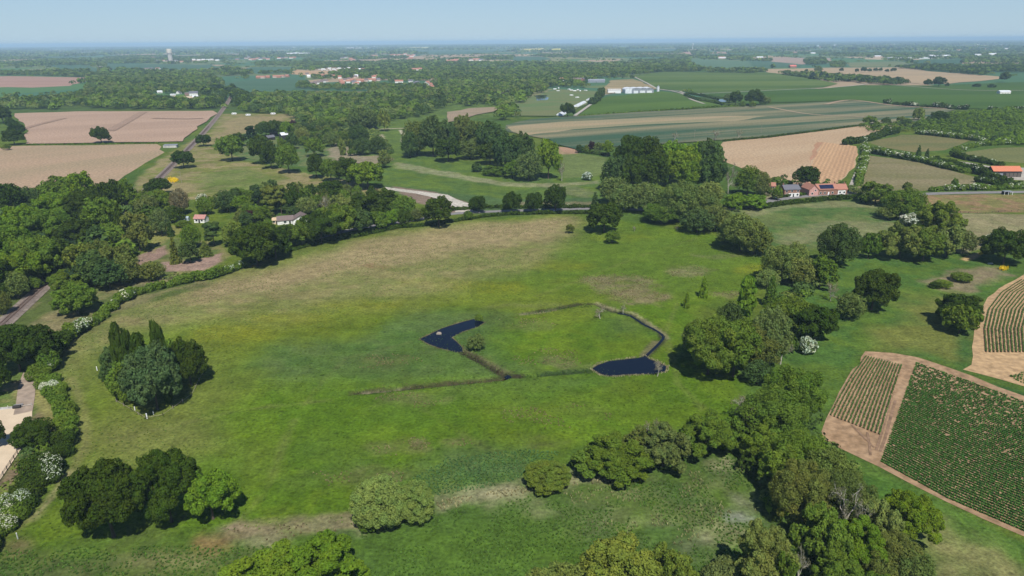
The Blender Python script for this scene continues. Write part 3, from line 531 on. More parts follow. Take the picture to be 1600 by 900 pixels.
for P, lb in (([(834, 150), (855, 149), (856, 157), (838, 158)], "small blue lake beside the caravan field"), ([(780, 147), (800, 146), (800, 151), (782, 151)], "upper blue pool in the valley trees"), ([(790, 153), (812, 152), (806, 159), (790, 158)], "lower blue pool in the valley trees"), ([(1120, 156), (1134, 156), (1134, 160), (1126, 161)], "small pale pond between the barley fields")):
    sheet("lake", P, M_WATER, lb, "lake")
# roads and tracks
strip("road", [(1150, 326), (1180, 319), (1215, 312), (1260, 306), (1305, 303), (1345, 302), (1400, 305), (1480, 302), (1600, 300), (1750, 298)], 7.0, M_ASPH, "grey country road passing the brick cottages", "road")
strip("road", [(490, 373), (560, 357), (640, 345), (700, 335), (760, 331), (850, 328), (950, 326), (1060, 330), (1150, 326)], 5.5, M_ASPH, "grey lane running behind the long meadow hedge", "road")
strip("farm_track", [(1328, 303), (1332, 290), (1340, 270), (1350, 252), (1356, 243)], 4.2, M_GRAVEL, "pale farm track climbing from the road", "track")
strip("farm_track", [(36, 646), (40, 625), (42, 605), (46, 590), (50, 580)], 4.6, M_TRACK, "grey gravel track under the big oak at left", "track")
strip("farm_track", [(1600, 142), (1500, 141), (1370, 132), (1340, 134), (1290, 138), (1200, 142), (1085, 147), (1060, 143), (1030, 140), (1010, 130), (990, 120)], 5, M_GRAVEL, "pale track between the two large barley fields", "track")
strip("farm_track", [(1030, 140), (1050, 143), (1068, 148), (1080, 156), (1100, 163)], 5, M_GRAVEL, "pale track behind the pale farm sheds", "track")
strip("farm_track", [(898, 182), (912, 172), (930, 159), (945, 149), (970, 147)], 5, M_GRAVEL, "pale track beside the white tunnels", "track")
strip("farm_track", [(1200, 168), (1260, 179), (1310, 182), (1352, 184)], 6, field_mat((.34, .26, .17), (.3, .24, .15), 0, .03, 3), "tan track across the striped cereal field", "track")
strip("farm_track", [(1290, 164), (1330, 157.5), (1400, 166), (1480, 171)], 8, field_mat((.33, .24, .16), (.3, .22, .15), 0, .03, 3), "tan headland along the barley field", "track")
strip("farm_track", [(140, 96), (150, 102), (172, 109)], 12, M_GRAVEL, "pale far left track through the fields", "track")
sheet("gravel_yard", [(603, 292), (640, 297), (700, 304), (716, 312), (733, 318), (738, 330), (712, 332), (706, 322), (690, 313), (650, 303), (607, 297)], field_mat((.46, .42, .36), (.38, .35, .29), 0, .1, 2), "white gravel area behind the lane", "gravel", jit=.5)
sheet("riding_arena", [(-40, 644), (51, 635), (51, 657), (30, 668), (16, 680), (33, 702), (0, 751), (-80, 800)], M_SAND, "pale sand riding arena at the left edge", "arena", jit=.05)
sheet("arena_kerb", [(-40, 641), (50, 632.5), (51, 635.5), (-40, 645)], M_CONC, "grey strip along the top of the arena", "kerb", jit=.05)

strip("soil_band", [(28, 205), (60, 196), (100, 186)], 9, field_mat((.29, .20, .145), (.27, .185, .13), 0, .05, 4), "darker soil band at the left of the upper ploughed field", "soil band")
strip("soil_band", [(172, 206), (200, 190), (224, 176)], 12, field_mat((.29, .20, .145), (.27, .185, .13), 0, .05, 4), "darker diagonal soil band across the upper ploughed field", "soil band")
strip("soil_band", [(240, 186), (290, 187), (318, 186)], 9, field_mat((.29, .20, .145), (.27, .185, .13), 0, .05, 4), "darker soil band at right of the upper ploughed field", "soil band")
strip("soil_band", [(60, 214), (120, 211), (200, 206), (290, 200)], 8, field_mat((.42, .31, .21), (.38, .28, .19), 0, .05, 4), "paler soil band along the lower edge of the upper ploughed field", "soil band")
RUT = field_mat((.24, .155, .10), (.21, .135, .085), 0, .3, 2)
strip("wheel_rut", [(1393, 618), (1385, 648), (1377, 678), (1369, 704)], .7, RUT, "left wheel rut between the two potato blocks", "wheel rut")
strip("wheel_rut", [(1399, 626), (1391, 655), (1383, 685), (1375, 706)], .7, RUT, "right wheel rut between the two potato blocks", "wheel rut")
strip("wheel_rut", [(1355, 676), (1358, 692), (1360, 712)], .6, RUT, "short wheel rut below the widely spaced rows", "wheel rut")
strip("wheel_rut", [(1330, 664), (1350, 684), (1366, 700)], .6, RUT, "curving wheel rut on the sandy headland", "wheel rut")
# ------------------------------------------------------------------ buildings
def gable(mb_w, mb_r, L, W, e, r, x0=0, y0=0, ov=.35, axis='x'):
    """walls (with gable ends) into mb_w, overhanging roof slabs into mb_r; ridge along axis"""
    def T(p): return (p[0] + x0, p[1] + y0, p[2]) if axis == 'x' else (p[1] + x0, p[0] + y0, p[2])
    h, w_ = L / 2, W / 2
    for s in (-1, 1):
        mb_w.quad(T((-h, s * w_, 0)), T((h, s * w_, 0)), T((h, s * w_, e)), T((-h, s * w_, e)))
        mb_w.quad(T((s * h, -w_, 0)), T((s * h, w_, 0)), T((s * h, w_, e)), T((s * h, 0, r - .05)), T((s * h, -w_, e)))
        dz = ov * (r - e) / w_
        a = [(-h - ov, s * (w_ + ov), e - dz), (h + ov, s * (w_ + ov), e - dz), (h + ov, 0, r), (-h - ov, 0, r)]
        mb_r.quad(*[T(q) for q in a]); mb_r.quad(*[T((q[0], q[1], q[2] + .18)) for q in a])
        mb_r.quad(T(a[0]), T(a[1]), T((a[1][0], a[1][1], a[1][2] + .18)), T((a[0][0], a[0][1], a[0][2] + .18)))
def wins(root, items, mat=None, frame=True):
    """items: (x, y, z, w, h, facing) facing 'y-' (front) or 'x+' / 'x-'"""
    for (x, y, z, w_, h_, f) in items:
        g_ = MB(); fr = MB(); e = .06
        if f == 'y-': g_.box(x - w_ / 2, x + w_ / 2, y - .06, y, z, z + h_); fr.box(x - w_ / 2 - .12, x + w_ / 2 + .12, y - .04, y + .02, z - .12, z + h_ + .12)
        else:
            s = 1 if f == 'x+' else -1; a, b = sorted((x, x + s * .06)); c, d = sorted((x - s * .02, x + s * .04))
            g_.box(a, b, y - w_ / 2, y + w_ / 2, z, z + h_); fr.box(c, d, y - w_ / 2 - .12, y + w_ / 2 + .12, z - .12, z + h_ + .12)
        fo = fr.build("window", M_WHITEPAINT, root); g_.build("pane", M_GLASS, fo)
def chimney(root, x, y, z0, z1, roof=None):
    m = MB(); m.box(x - .35, x + .35, y - .3, y + .3, z0, z1); m.box(x - .42, x + .42, y - .37, y + .37, z1, z1 + .12); m.box(x - .12, x + .12, y - .12, y + .12, z1 + .12, z1 + .45)
    return m.build("chimney", M_BRICK, roof or root)
HOUSEPX = []
HOUSEPX += [(302, 152, 10), (279, 148, 8), (270, 151, 6), (292, 151, 8), (249, 146, 7), (265, 97, 6), (984, 146, 9), (1004, 146, 18), (932, 129, 12), (902, 127, 8), (911, 127, 6), (877, 127, 5), (1435, 93, 36), (1466, 90, 14), (1239, 106, 6), (520, 109, 26), (1570, 147, 8)]
# distant houses
hp = {}
HRNG2 = random.Random(3)
def far_house(px_, py_, L, W, e, r, yaw, wc, roof, label, group):
    HOUSEPX.append((px_, py_, L * .5 * FPX / depth(G(px_, py_))))
    L *= .85; W *= .85; e *= .85; r *= .85; key = (round(L), round(W), roof)
    p = G(px_, py_)
    if key not in hp:
        w_, r_ = MB(), MB(); gable(w_, r_, L, W, e, r); hp[key] = (poly_mesh("wall", w_.V, w_.F, M_WALLP), poly_mesh("roof", r_.V, r_.F, {'t': M_TILE, 's': M_SLATE, 'w': M_METALW, 'b': M_BROWNTILE}[roof]))
    b = empty("house", (p[0], p[1], 0), yaw); tag(b, label, "house", group); o = link("wall", hp[key][0], b); o.color = (*wc, 1); link("roof", hp[key][1], b)
WH = (.75, .73, .68); BR = (.36, .18, .12); PK = (.55, .42, .35)
def hrow(pts, roofs, wcs, label, group, L=11, W=8, e=5, r=8.6, yaw=0):
    for i, (x, y) in enumerate(pts):
        far_house(x, y, L, W, e, r, yaw + HRNG2.uniform(-.3, .3), wcs[i % len(wcs)], roofs[i % len(roofs)], label, group)
hrow([(404, 122.5), (411, 122.5), (419, 122), (430, 121.5), (436, 121.5), (442, 121), (449, 120.5)], "tt", [BR, PK], "house in the short row of red roofs above the blue green field", "red roofed row above the blue green field", 15, 9, 5, 9)
hrow([(490, 133), (495, 131.5), (500, 130.5), (504, 129), (508, 128.5)], "bb", [PK, WH], "pinkish grey roofed house at the left end of the village", "pinkish roofed houses at the village end", 18, 10, 5, 9, .6)
hrow([(533, 129), (539, 127), (544, 129.5), (550, 127.5), (553, 131), (560, 128.5), (566, 128), (572, 127.5), (579, 127), (585, 127), (591, 126.5), (558, 133), (536, 132), (546, 125.5)], "tbttst", [BR, PK, WH], "roofed brick village house in the central cluster", "central cluster of village houses", 12, 9, 5, 9.5, .2)
hrow([(531, 122.5), (555, 122), (557, 120.5), (587, 121.5), (584, 122.5), (480, 117.5), (483, 121), (505, 120), (521, 121)], "tbwt", [WH, PK], "pale walled village house behind the central cluster", "pale houses behind the central cluster", 12, 9, 5, 9)
hrow([(621, 129.5), (626, 129.5)], "t", [WH], "white walled red roofed house right of the village", "pair right of the village", 15, 9, 5, 9)
hrow([(649, 133.5), (642, 129), (652, 131.5)], "s", [WH], "grey roofed white house by the valley trees", "grey roofed houses by the valley trees", 13, 9, 5, 9)
for x, y, lb in ((668, 131.5, "rear red roofed white house by the valley wood"), (672, 134.5, "middle red roofed white house by the valley wood"), (674, 138, "front red roofed white house by the valley wood")): far_house(x, y, 15, 9, 5, 9.5, 1.0, WH, 't', lb, "red roofed white houses by the valley wood")
hrow([(647, 110.5), (652, 110.5), (656, 110)], "t", [WH], "white house with red roof behind the village", "white houses behind the village", 20, 12, 6, 11)
hrow([(703, 97), (708, 96), (713, 95)], "t", [BR], "long red roofed building beyond the valley woods", "long red buildings beyond the woods", 34, 16, 6, 12)
hrow([(612, 87.5), (616, 87), (620, 88), (624, 87), (628, 87.5), (633, 85.5), (638, 88), (643, 89), (642, 92), (646, 87.5)], "t", [BR, WH], "distant red roofed house on the ridge behind the village", "distant red roofed ridge houses", 32, 16, 7, 14)
hrow([(403, 92.5), (407, 93.5), (413, 92), (419, 93.5), (436, 92), (441, 91.5), (447, 91), (455, 91.5), (460, 91), (535, 92), (541, 91), (548, 93), (552, 95), (564, 88.5), (577, 88.5), (583, 88), (588, 88.5), (371, 93.5), (385, 92), (392, 94), (397, 94), (389, 90), (736, 94.5), (741, 94), (746, 94), (751, 95)], "tsbt", [PK, WH, BR], "tiny distant house in the far town", "tiny distant houses of the far town", 28, 15, 6, 12)
hrow([(453, 85), (458, 84.5), (463, 84), (470, 84.5), (476, 84.5), (481, 84.5), (544, 75), (551, 75), (563, 75), (577, 75), (584, 74), (590, 74.5), (524, 72), (411, 76), (460, 74.5), (489, 77)], "w", [WH], "tiny white building in the hazy distance left of centre", "tiny white distant buildings", 55, 22, 8, 13)
hrow([(303, 94), (311, 94.5), (318, 94), (325, 94.5), (331, 94), (340, 95)], "w", [WH], "long white building right of the water tower", "white buildings right of the water tower", 26, 14, 6, 9)
hrow([(238, 90.5), (243, 91), (247, 96), (255, 96), (262, 96.5), (275, 96), (284, 97.5), (230, 109.5), (236, 109), (247, 109)], "tbs", [PK, WH], "pinkish roofed house around the foot of the water tower", "houses around the water tower", 22, 13, 6, 10)
hrow([(505, 108.8), (515, 107.6), (522, 109), (530, 107.5), (538, 108.6), (545, 107)], "w", [WH], "white park home in the rows behind the village", "park homes behind the village", 16, 6, 3, 5)
hrow([(558, 110), (563, 110), (567, 110)], "tw", [WH], "white house right of the park homes", "white houses right of the park homes", 14, 9, 5, 9)
hrow([(1187, 91), (1198, 71), (1153, 71), (1129, 92), (1127, 91), (1255, 71), (1278, 72), (1282, 74), (1303, 72), (1305, 71), (1392, 70.5), (1398, 70), (1528, 70.5), (1537, 77), (1548, 86), (1552, 85.5), (1566, 71), (1572, 77), (1528, 87), (1242, 83), (1270, 84), (1371, 89.5), (1498, 79.5)], "wtw", [WH, PK], "tiny pale building scattered in the hazy right distance", "tiny pale buildings in the right distance", 40, 16, 7, 11)
# ------------------------------------------------------------------ foliage generators
def cloud(cen, rad, n, size, rng, upb=0.25, jr=0.18, nrm=0.55, reject=0.80, zsq=1.0, flat=None, lobevar=0.14):
    """leaf-clump quads over the surfaces of many lobes"""
    cen = np.asarray(cen, float); rad = np.asarray(rad, float)
    P = []; Dn = []; Li = []; got = 0; pr = rad ** 2 / np.sum(rad ** 2); tries = 0
    while got < n and tries < 12:
        k = int((n - got) * 1.6) + 50; li = rng.choice(len(rad), k, p=pr)
        d = rng.normal(size=(k, 3)); d /= np.linalg.norm(d, axis=1)[:, None]
        p = cen[li] + d * (rad[li] * (1 + jr * (rng.random(k) - 0.6)))[:, None] * np.array([1, 1, zsq])
        keep = np.ones(k, bool)
        for j0 in range(0, len(rad), 40):
            dd = (p[:, None, :] - cen[None, j0:j0 + 40]); dd[..., 2] /= zsq
            q = np.linalg.norm(dd, axis=2) / rad[None, j0:j0 + 40]
            keep &= ~((q < reject).any(1) & (rng.random(k) > 0.06))
        P.append(p[keep]); Dn.append(d[keep]); Li.append(li[keep]); got += keep.sum(); tries += 1
    P = np.concatenate(P)[:n]; Dn = np.concatenate(Dn)[:n]; Li = np.concatenate(Li)[:n]; n = len(P)
    nn = Dn + rng.normal(size=(n, 3)) * nrm + np.array([0, 0, upb]); nn /= np.linalg.norm(nn, axis=1)[:, None]
    t = np.cross(nn, rng.normal(size=(n, 3))); t /= np.linalg.norm(t, axis=1)[:, None]; b = np.cross(nn, t)
    s = size * (0.6 + 0.8 * rng.random(n)); s1 = s[:, None] * (0.8 + 0.4 * rng.random((n, 1))); s2 = s[:, None] * (0.5 + 0.4 * rng.random((n, 1)))
    if flat is not None: t = t * flat; b = b * flat
    V = np.stack([P + t * s1 * .6, P + b * s2 * .6 + nn * s[:, None] * .12, P - t * s1 * .6, P - b * s2 * .6 + nn * s[:, None] * .12], 1).reshape(-1, 3)
    lobe = 1 + (rng.random(len(rad)) - .5) * 2 * lobevar; warm = (rng.random(len(rad)) - .5) * .16
    br = (lobe[Li] * (0.82 + 0.36 * rng.random(n)))[:, None]
    T = np.concatenate([br * (1 + warm[Li][:, None]), br, br * (1 - .4 * warm[Li][:, None])], 1)
    return V, np.repeat(T, 4, 0), P
def dirs(n, rng, zmin=-0.6):
    out = []
    i = 0
    while len(out) < n:
        z = 1 - 2 * ((i + .5) / (n * 1.35)) ; i += 1
        if z < zmin: z = rng.uniform(zmin, 1)
        a = i * 2.39996 + rng.uniform(-.3, .3); r = math.sqrt(max(0, 1 - z * z)); out.append((r * math.cos(a), r * math.sin(a), z))
    return np.array(out)
def proto_oak(seed, n, leaf, L=24, rmin=.10, rmax=.20, irr=.22, zmin=-.55, upb=.25, cz=.53, hz=.46):
    rng = np.random.default_rng(seed); D = dirs(L, rng, zmin); ph = rng.uniform(0, 6, 6)
    f = 1 + irr * (np.sin(2 * np.arctan2(D[:, 1], D[:, 0]) + ph[0]) * .5 + np.sin(3 * np.arctan2(D[:, 1], D[:, 0]) + 4 * D[:, 2] + ph[1]) * .5 + rng.normal(size=L) * .5)
    R = rng.uniform(rmin, rmax, L); k = np.clip(f, .5, 1.30)[:, None] * (0.5 - R)[:, None]
    Cn = D * k; Cn[:, 2] = cz + D[:, 2] * (hz - R) * np.clip(f, .6, 1.2)
    C2 = []; R2 = []     # every limb-sized mass carries its own smaller clumps
    for i in range(L):
        if rng.random() < .05: continue
        C2.append(Cn[i]); R2.append(R[i] * .78)
        for k in range(7):
            q = rng.normal(size=3) + D[i] * .9; q /= np.linalg.norm(q); C2.append(Cn[i] + q * R[i] * rng.uniform(.62, .98)); R2.append(R[i] * rng.uniform(.30, .48))
    C2.append((0, 0, cz)); R2.append(.22); C2 = np.array(C2); C2[:, 2] = np.maximum(C2[:, 2], .05)
    return cloud(C2, np.array(R2), n, leaf, rng, upb, .30, .55, .82, lobevar=.10)
def proto_willow(seed, n, leaf):
    rng = np.random.default_rng(seed); L = 80; D = dirs(L, rng, -.5); R = rng.uniform(.06, .12, L)
    f = np.clip(1 + .14 * rng.normal(size=L), .6, 1.15)[:, None]; Cn = D * f * (0.5 - R)[:, None]; Cn[:, 2] = .5 + D[:, 2] * (.48 - R) * f[:, 0]
    k = 18; Ci = rng.normal(size=(k, 3)) * .14; Ci[:, 2] += .5; Cn = np.vstack([Cn, Ci]); R = np.append(R, np.full(k, .13))
    return cloud(Cn, R, n, leaf, rng, .3, .35, .6, .7, lobevar=.10)
def proto_dome(seed, n, leaf):
    rng = np.random.default_rng(seed); L = 110; D = dirs(L, rng, -.45); R = rng.uniform(.05, .09, L); ph = rng.uniform(0, 6, 2)
    f = 1 + .08 * np.sin(3 * np.arctan2(D[:, 1], D[:, 0]) + ph[0]) + .03 * rng.normal(size=L)
    Cn = D * (f * (0.48 - R))[:, None]; Cn[:, 2] = .45 + D[:, 2] * (.52 - R) * f
    Cn = np.vstack([Cn, [[0, 0, .45]]]); R = np.append(R, .34)
    return cloud(Cn, R, n, leaf, rng, .3, .3, .65, .65, lobevar=.08)
def proto_poplar(seed, n, leaf):
    rng = np.random.default_rng(seed); L = 60; z = np.linspace(.06, .93, L) + rng.normal(size=L) * .01
    prof = np.clip(np.minimum((z + .02) * 3.2, (1.02 - z) * 2.4), 0.12, 1) ** .7 * .34; a = rng.uniform(0, 6.28, L); R = rng.uniform(.10, .17, L)
    Cn = np.stack([prof * np.cos(a) * .85, prof * np.sin(a) * .85, z], 1)
    V, T, P = cloud(Cn, R, n, leaf, rng, .1, .25, .6, .7, zsq=.35)
    return V, T, P
def proto_conifer(seed, n, leaf):
    rng = np.random.default_rng(seed); Cn = []; R = []
    for t in range(11):
        z = .08 + t * .083; rr = .43 * (1 - z) ** .85 + .02; m = max(3, int(13 * rr / .43))
        for k in range(m):
            a = k * 6.283 / m + rng.uniform(-.3, .3) + t; q = rr * rng.uniform(.7, 1.05); Cn.append((q * math.cos(a) * .85, q * math.sin(a) * .85, z - q * .12 + rng.normal() * .012)); R.append(.055 + .09 * rr)
        Cn.append((0, 0, z)); R.append(max(.04, rr * .6))
    return cloud(Cn, R, n, leaf, rng, .3, .25, .5, .7, zsq=.55)
def proto_bush(seed, n, leaf):
    rng = np.random.default_rng(seed); L = 34; D = dirs(L, rng, -.1); R = rng.uniform(.10, .19, L)
    f = np.clip(1 + .16 * rng.normal(size=L), .6, 1.2)[:, None]; Cn = D * f * (.5 - R)[:, None]; Cn[:, 2] = .34 + D[:, 2] * (.62 - R) * f[:, 0]
    return cloud(Cn, R, n, leaf, rng, .2, .3, .7, .75)
def proto_pine(seed, n, leaf):
    rng = np.random.default_rng(seed); L = 34; Cn = []; R = []
    for k in range(L):
        z = rng.uniform(.3, .92); q = rng.uniform(.1, .38) * (1.15 - z * .5); a = rng.uniform(0, 6.28); Cn.append((q * math.cos(a), q * math.sin(a), z)); R.append(rng.uniform(.09, .16))
    return cloud(Cn, R, n, leaf, rng, .6, .2, .4, .75, zsq=.38)
def branches(seed, spread=.42, levels=4, base=.035):
    rng = np.random.default_rng(seed); mb = MB(); tips = []
    def grow_(p, d, L, r, lv):
        q = p + d * L * .5 + rng.normal(size=3) * L * .05; e = q + (d + rng.normal(size=3) * .15) * L * .5
        mb.tube([p, q, e], [r, r * .8, r * .55], 4 if lv > 1 else 6, cap=False)
        if lv >= levels: tips.append(e); return
        for k in range(3 if lv else 6):
            nd = d + rng.normal(size=3) * (.55 + .1 * lv) + np.array([0, 0, .12]); nd /= np.linalg.norm(nd)
            st = q if k % 2 else e
            grow_(st, nd, L * rng.uniform(.55, .75), r * .52, lv + 1)
    grow_(np.array([0, 0, 0.]), np.array([0, 0, 1.]), .34, base, 0)
    V = np.array(mb.V); s = spread / max(1e-6, np.abs(V[:, :2]).max()); V[:, :2] *= s
    zs = 1.0 / V[:, 2].max(); V[:, 2] *= zs; mb.V = [tuple(v) for v in V]
    tp = np.array(tips) * np.array([s, s, zs]); return mb, tp
def trunk_proto(seed, h=.62):
    rng = np.random.default_rng(seed); mb = MB()
    mb.tube([(0, 0, -.02), (.004, 0, .03), (.01, .005, .25), (0, .01, h)], [.042, .030, .024, .008], 8)
    for k in range(6):
        a = k * 1.05 + rng.uniform(-.3, .3); z = rng.uniform(.2, .42); r = rng.uniform(.2, .3)
        mb.tube([(0, 0, z), (r * .5 * math.cos(a), r * .5 * math.sin(a), z + .1), (r * math.cos(a), r * math.sin(a), z + .26)], [.014, .010, .004], 5)
    return poly_mesh("trunk", mb.V, mb.F, M_BARK)
LOD = {-1: 32000, 0: 17000, 1: 5200, 2: 1400}
LEAF = {-1: .0225, 0: .031, 1: .050, 2: .092}
PROTO = {}
def get_proto(kind, lod, var):
    key = (kind, lod, var)
    if key in PROTO: return PROTO[key]
    n, lf = LOD[lod], LEAF[lod]; s = var * 13 + (lod + 1) * 101 + 5
    if kind == 'oak': V, T, P = proto_oak(s, n, lf)
    elif kind == 'wide': V, T, P = proto_oak(s + 50, n, lf, 28, .08, .17, .30, -.35, .3, .44, .52)
    elif kind == 'willow': V, T, P = proto_willow(s, int(n * 1.1), lf * .85)
    elif kind == 'dome': V, T, P = proto_dome(s, int(n * 1.3), lf * .85)
    elif kind == 'poplar': V, T, P = proto_poplar(s, int(n * .7), lf * 2.0)
    elif kind == 'conifer': V, T, P = proto_conifer(s, int(n * .8), lf * 1.0)
    elif kind == 'pine': V, T, P = proto_pine(s, int(n * .8), lf)
    elif kind == 'bush': V, T, P = proto_bush(s, int(n * .7), lf * 1.05)
    if kind == 'poplar':   # leaves keep their width when the tall crown is scaled
        pass
    me = fastmesh("crown", V, 4, M_FOL, T); PROTO[key] = me; return me
TRUNKS = [trunk_proto(k) for k in range(3)]
BRANCH = {}
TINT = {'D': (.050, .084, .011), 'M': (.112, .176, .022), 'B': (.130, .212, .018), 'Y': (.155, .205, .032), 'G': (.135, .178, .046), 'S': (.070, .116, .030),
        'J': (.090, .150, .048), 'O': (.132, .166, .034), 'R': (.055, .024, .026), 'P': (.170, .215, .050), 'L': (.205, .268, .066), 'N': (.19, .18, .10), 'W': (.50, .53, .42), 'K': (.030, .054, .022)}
TWORD = {'D': 'dark green', 'M': 'mid green', 'B': 'bright green', 'Y': 'yellow green', 'G': 'grey green', 'S': 'bluish green', 'O': 'olive brown', 'R': 'purple', 'P': 'pale green', 'L': 'light green', 'J': 'soft green', 'N': 'bare grey', 'W': 'white blossoming', 'K': 'blackish green'}
KNAME = {'oak': ('broadleaf_tree', 'round tree', 'tree'), 'wide': ('broadleaf_tree', 'spreading tree', 'tree'), 'willow': ('willow_tree', 'willow', 'willow'), 'dome': ('sallow_bush', 'domed sallow bush', 'bush'),
         'poplar': ('poplar_tree', 'narrow poplar', 'poplar'), 'conifer': ('conifer_tree', 'conical conifer', 'conifer'), 'pine': ('pine_tree', 'layered pine', 'pine'), 'bush': ('bush', 'bush', 'bush'), 'bare': ('bare_tree', 'twiggy tree', 'tree')}
RNG = random.Random(7); TREES = []
def solve(cx, t, b, wpx):
    d = ray(cx, (t + b) / 2); hc = 5.0; dl = math.asin(-d[2] / np.linalg.norm(d))
    for _ in range(6):
        P = CP + d * ((hc - H) / d[2]); D = depth(P); A = wpx * D / FPX / 2; S = (b - t) / 2 * D / FPX
        bz = math.sqrt(max(S * S - (A * math.sin(dl)) ** 2, (.42 * A) ** 2)) / math.cos(dl); hc = bz * 1.02 + .2
    return P, A * 2, bz * 2 + .2, D
def tree(cx, t, b, wpx, kind='oak', tint='D', place='', label=None):
    P, wd, ht, D = solve(cx, t, b, wpx); wd *= 1.04
    nm, kw, cat = KNAME[kind]; pix = wpx * .64
    lod = -1 if pix > 52 or (kind == 'dome' and pix > 24) else 0 if pix > 34 else (1 if pix > 14 else 2)
    root = empty(nm, (P[0], P[1], 0), RNG.uniform(0, 6.28))
    root['category'] = cat
    col = np.array(TINT[tint]) * RNG.uniform(.9, 1.1) * np.array([RNG.uniform(.92, 1.1), 1, RNG.uniform(.9, 1.1)])
    if kind == 'bare':
        v = RNG.randrange(3)
        if v not in BRANCH:
            mb, tp = branches(v + 3, .46, 4, .028); rng = np.random.default_rng(v); V, T, _ = cloud(tp, np.full(len(tp), .035), 1500, .022, rng)
            BRANCH[v] = (poly_mesh("branches", mb.V, mb.F, M_PALEBARK), fastmesh("twigs", V, 4, M_FOL, T))
        o = link("branches", BRANCH[v][0], root); o.scale = (wd, wd, ht)
        o2 = link("twigs", BRANCH[v][1], root); o2.scale = (wd, wd, ht); o2.color = (*col, 1)
    else:
        cr = link("crown", get_proto(kind, lod, RNG.randrange(4 if kind in ('oak', 'wide') else 3)), root); cr.scale = (wd, wd, ht); cr.color = (*col, 1)
        if tint == 'W':   # hawthorn: green crown under a crust of blossom
            cr.color = (.095, .135, .03, 1); bl = link("blossom", get_proto(kind, min(2, lod + 1), 3), root); bl.scale = (wd * 1.05, wd * 1.05, ht * 1.05); bl.color = (*col, 1)
        if pix > 9:
            tr = link("trunk", TRUNKS[RNG.randrange(3)], root); tr.scale = (wd * .8, wd * .8, ht)
        else: root['_small'] = 1
    TREES.append(dict(o=root, cx=cx, by=b, kind=kind, tint=tint, place=place, label=label, size=wpx * (b - t)))
    return root
ORD = ['', 'second', 'third', 'fourth', 'fifth', 'sixth', 'seventh', 'eighth', 'ninth', 'tenth', 'eleventh', 'twelfth', 'thirteenth', 'fourteenth', 'fifteenth', 'sixteenth']
def label_trees():
    from collections import defaultdict
    g = defaultdict(list)
    for t in TREES:
        if t['label']: t['o']['label'] = t['label']
        else: g[(t['place'], t['kind'], t['tint'])].append(t)
    for (pl, kd, tn), L in g.items():
        L.sort(key=lambda t: t['cx']); base = f"{TWORD[tn]} {KNAME[kd][1]}"; n = len(L)
        if n == 1: L[0]['o']['label'] = f"{base} {pl}"
        else:
            for i, t in enumerate(L):
                o_ = 'leftmost' if i == 0 else ('rightmost' if i == n - 1 else f"{ORD[i]} from left" if i < 15 else 'right hand')
                t['o']['label'] = f"{base} {pl}, {o_}" if n > 2 else f"{base} {pl}, {'left' if i == 0 else 'right'} one of two"
        for t in L: t['o']['group'] = f"{KNAME[kd][2]}s {pl}"
T_ = []
def TL(place, *rows):
    for r in rows:
        tree(*r[:4], r[4] if len(r) > 4 else 'oak', r[5] if len(r) > 5 else 'D', place, r[6] if len(r) > 6 else None)
TL("in the bottom left corner of the meadow", (163, 714, 846, 110, 'oak', 'D', "largest dark green oak in the bottom left clump of three"), (257, 702, 820, 94, 'oak', 'D', "middle tree of the bottom left clump, olive tinged dark green"), (326, 730, 815, 78, 'oak', 'B', "bright green tree at the right of the bottom left clump"))
TL("in the fenced clump on the left meadow", (186, 502, 600, 24, 'poplar', 'D'), (203, 515, 600, 20, 'poplar', 'D'), (220, 518, 610, 32, 'poplar', 'D'), (253, 502, 630, 28, 'poplar', 'D'), (180, 541, 592, 44, 'oak', 'S'), (292, 530, 602, 54, 'oak', 'D'), (194, 560, 622, 50, 'bush', 'M'), (170, 570, 596, 26, 'bush', 'S'), (236, 538, 642, 80, 'oak', 'J'), (205, 580, 628, 40, 'bush', 'M'), (270, 530, 590, 34, 'bush', 'M'))
TL("at the bottom centre of the meadow", (591, 741, 826, 84, 'dome', 'L', "large pale domed sallow bush at bottom centre, left of two joined"), (646, 749, 815, 70, 'dome', 'L', "pale domed sallow bush joined to the right of the larger one"), (578, 795, 829, 40, 'dome', 'M'), (855, 716, 768, 74, 'dome', 'Y', "lone yellowish domed bush beside the dark sedge patch"))
TL("in the bush row at lower centre right", (935, 690, 745, 76, 'wide', 'M'), (968, 676, 750, 100, 'wide', 'M'), (1038, 662, 733, 74, 'wide', 'G'), (1002, 668, 712, 50, 'wide', 'O'), (1020, 652, 712, 44, 'bare', 'N'), (1105, 640, 712, 86, 'wide', 'M'), (1142, 650, 700, 44, 'wide', 'M'))
TL("at the bottom edge", (430, 850, 960, 140, 'wide', 'B', "bright green tree cut by the bottom edge, left of the pair"), (512, 834, 950, 128, 'wide', 'B', "taller bright green tree cut by the bottom edge, right of the pair"), (975, 840, 965, 130, 'wide', 'Y', "large yellow green sallow cut by the bottom edge"), (1050, 850, 950, 70, 'wide', 'Y'), (880, 880, 960, 80, 'willow', 'P'), (840, 890, 950, 50, 'willow', 'P'), (1192, 822, 940, 96, 'wide', 'P'), (1140, 872, 940, 76, 'willow', 'G'), (1225, 868, 950, 40, 'wide', 'M'))
PR = "in the tree belt at lower right"
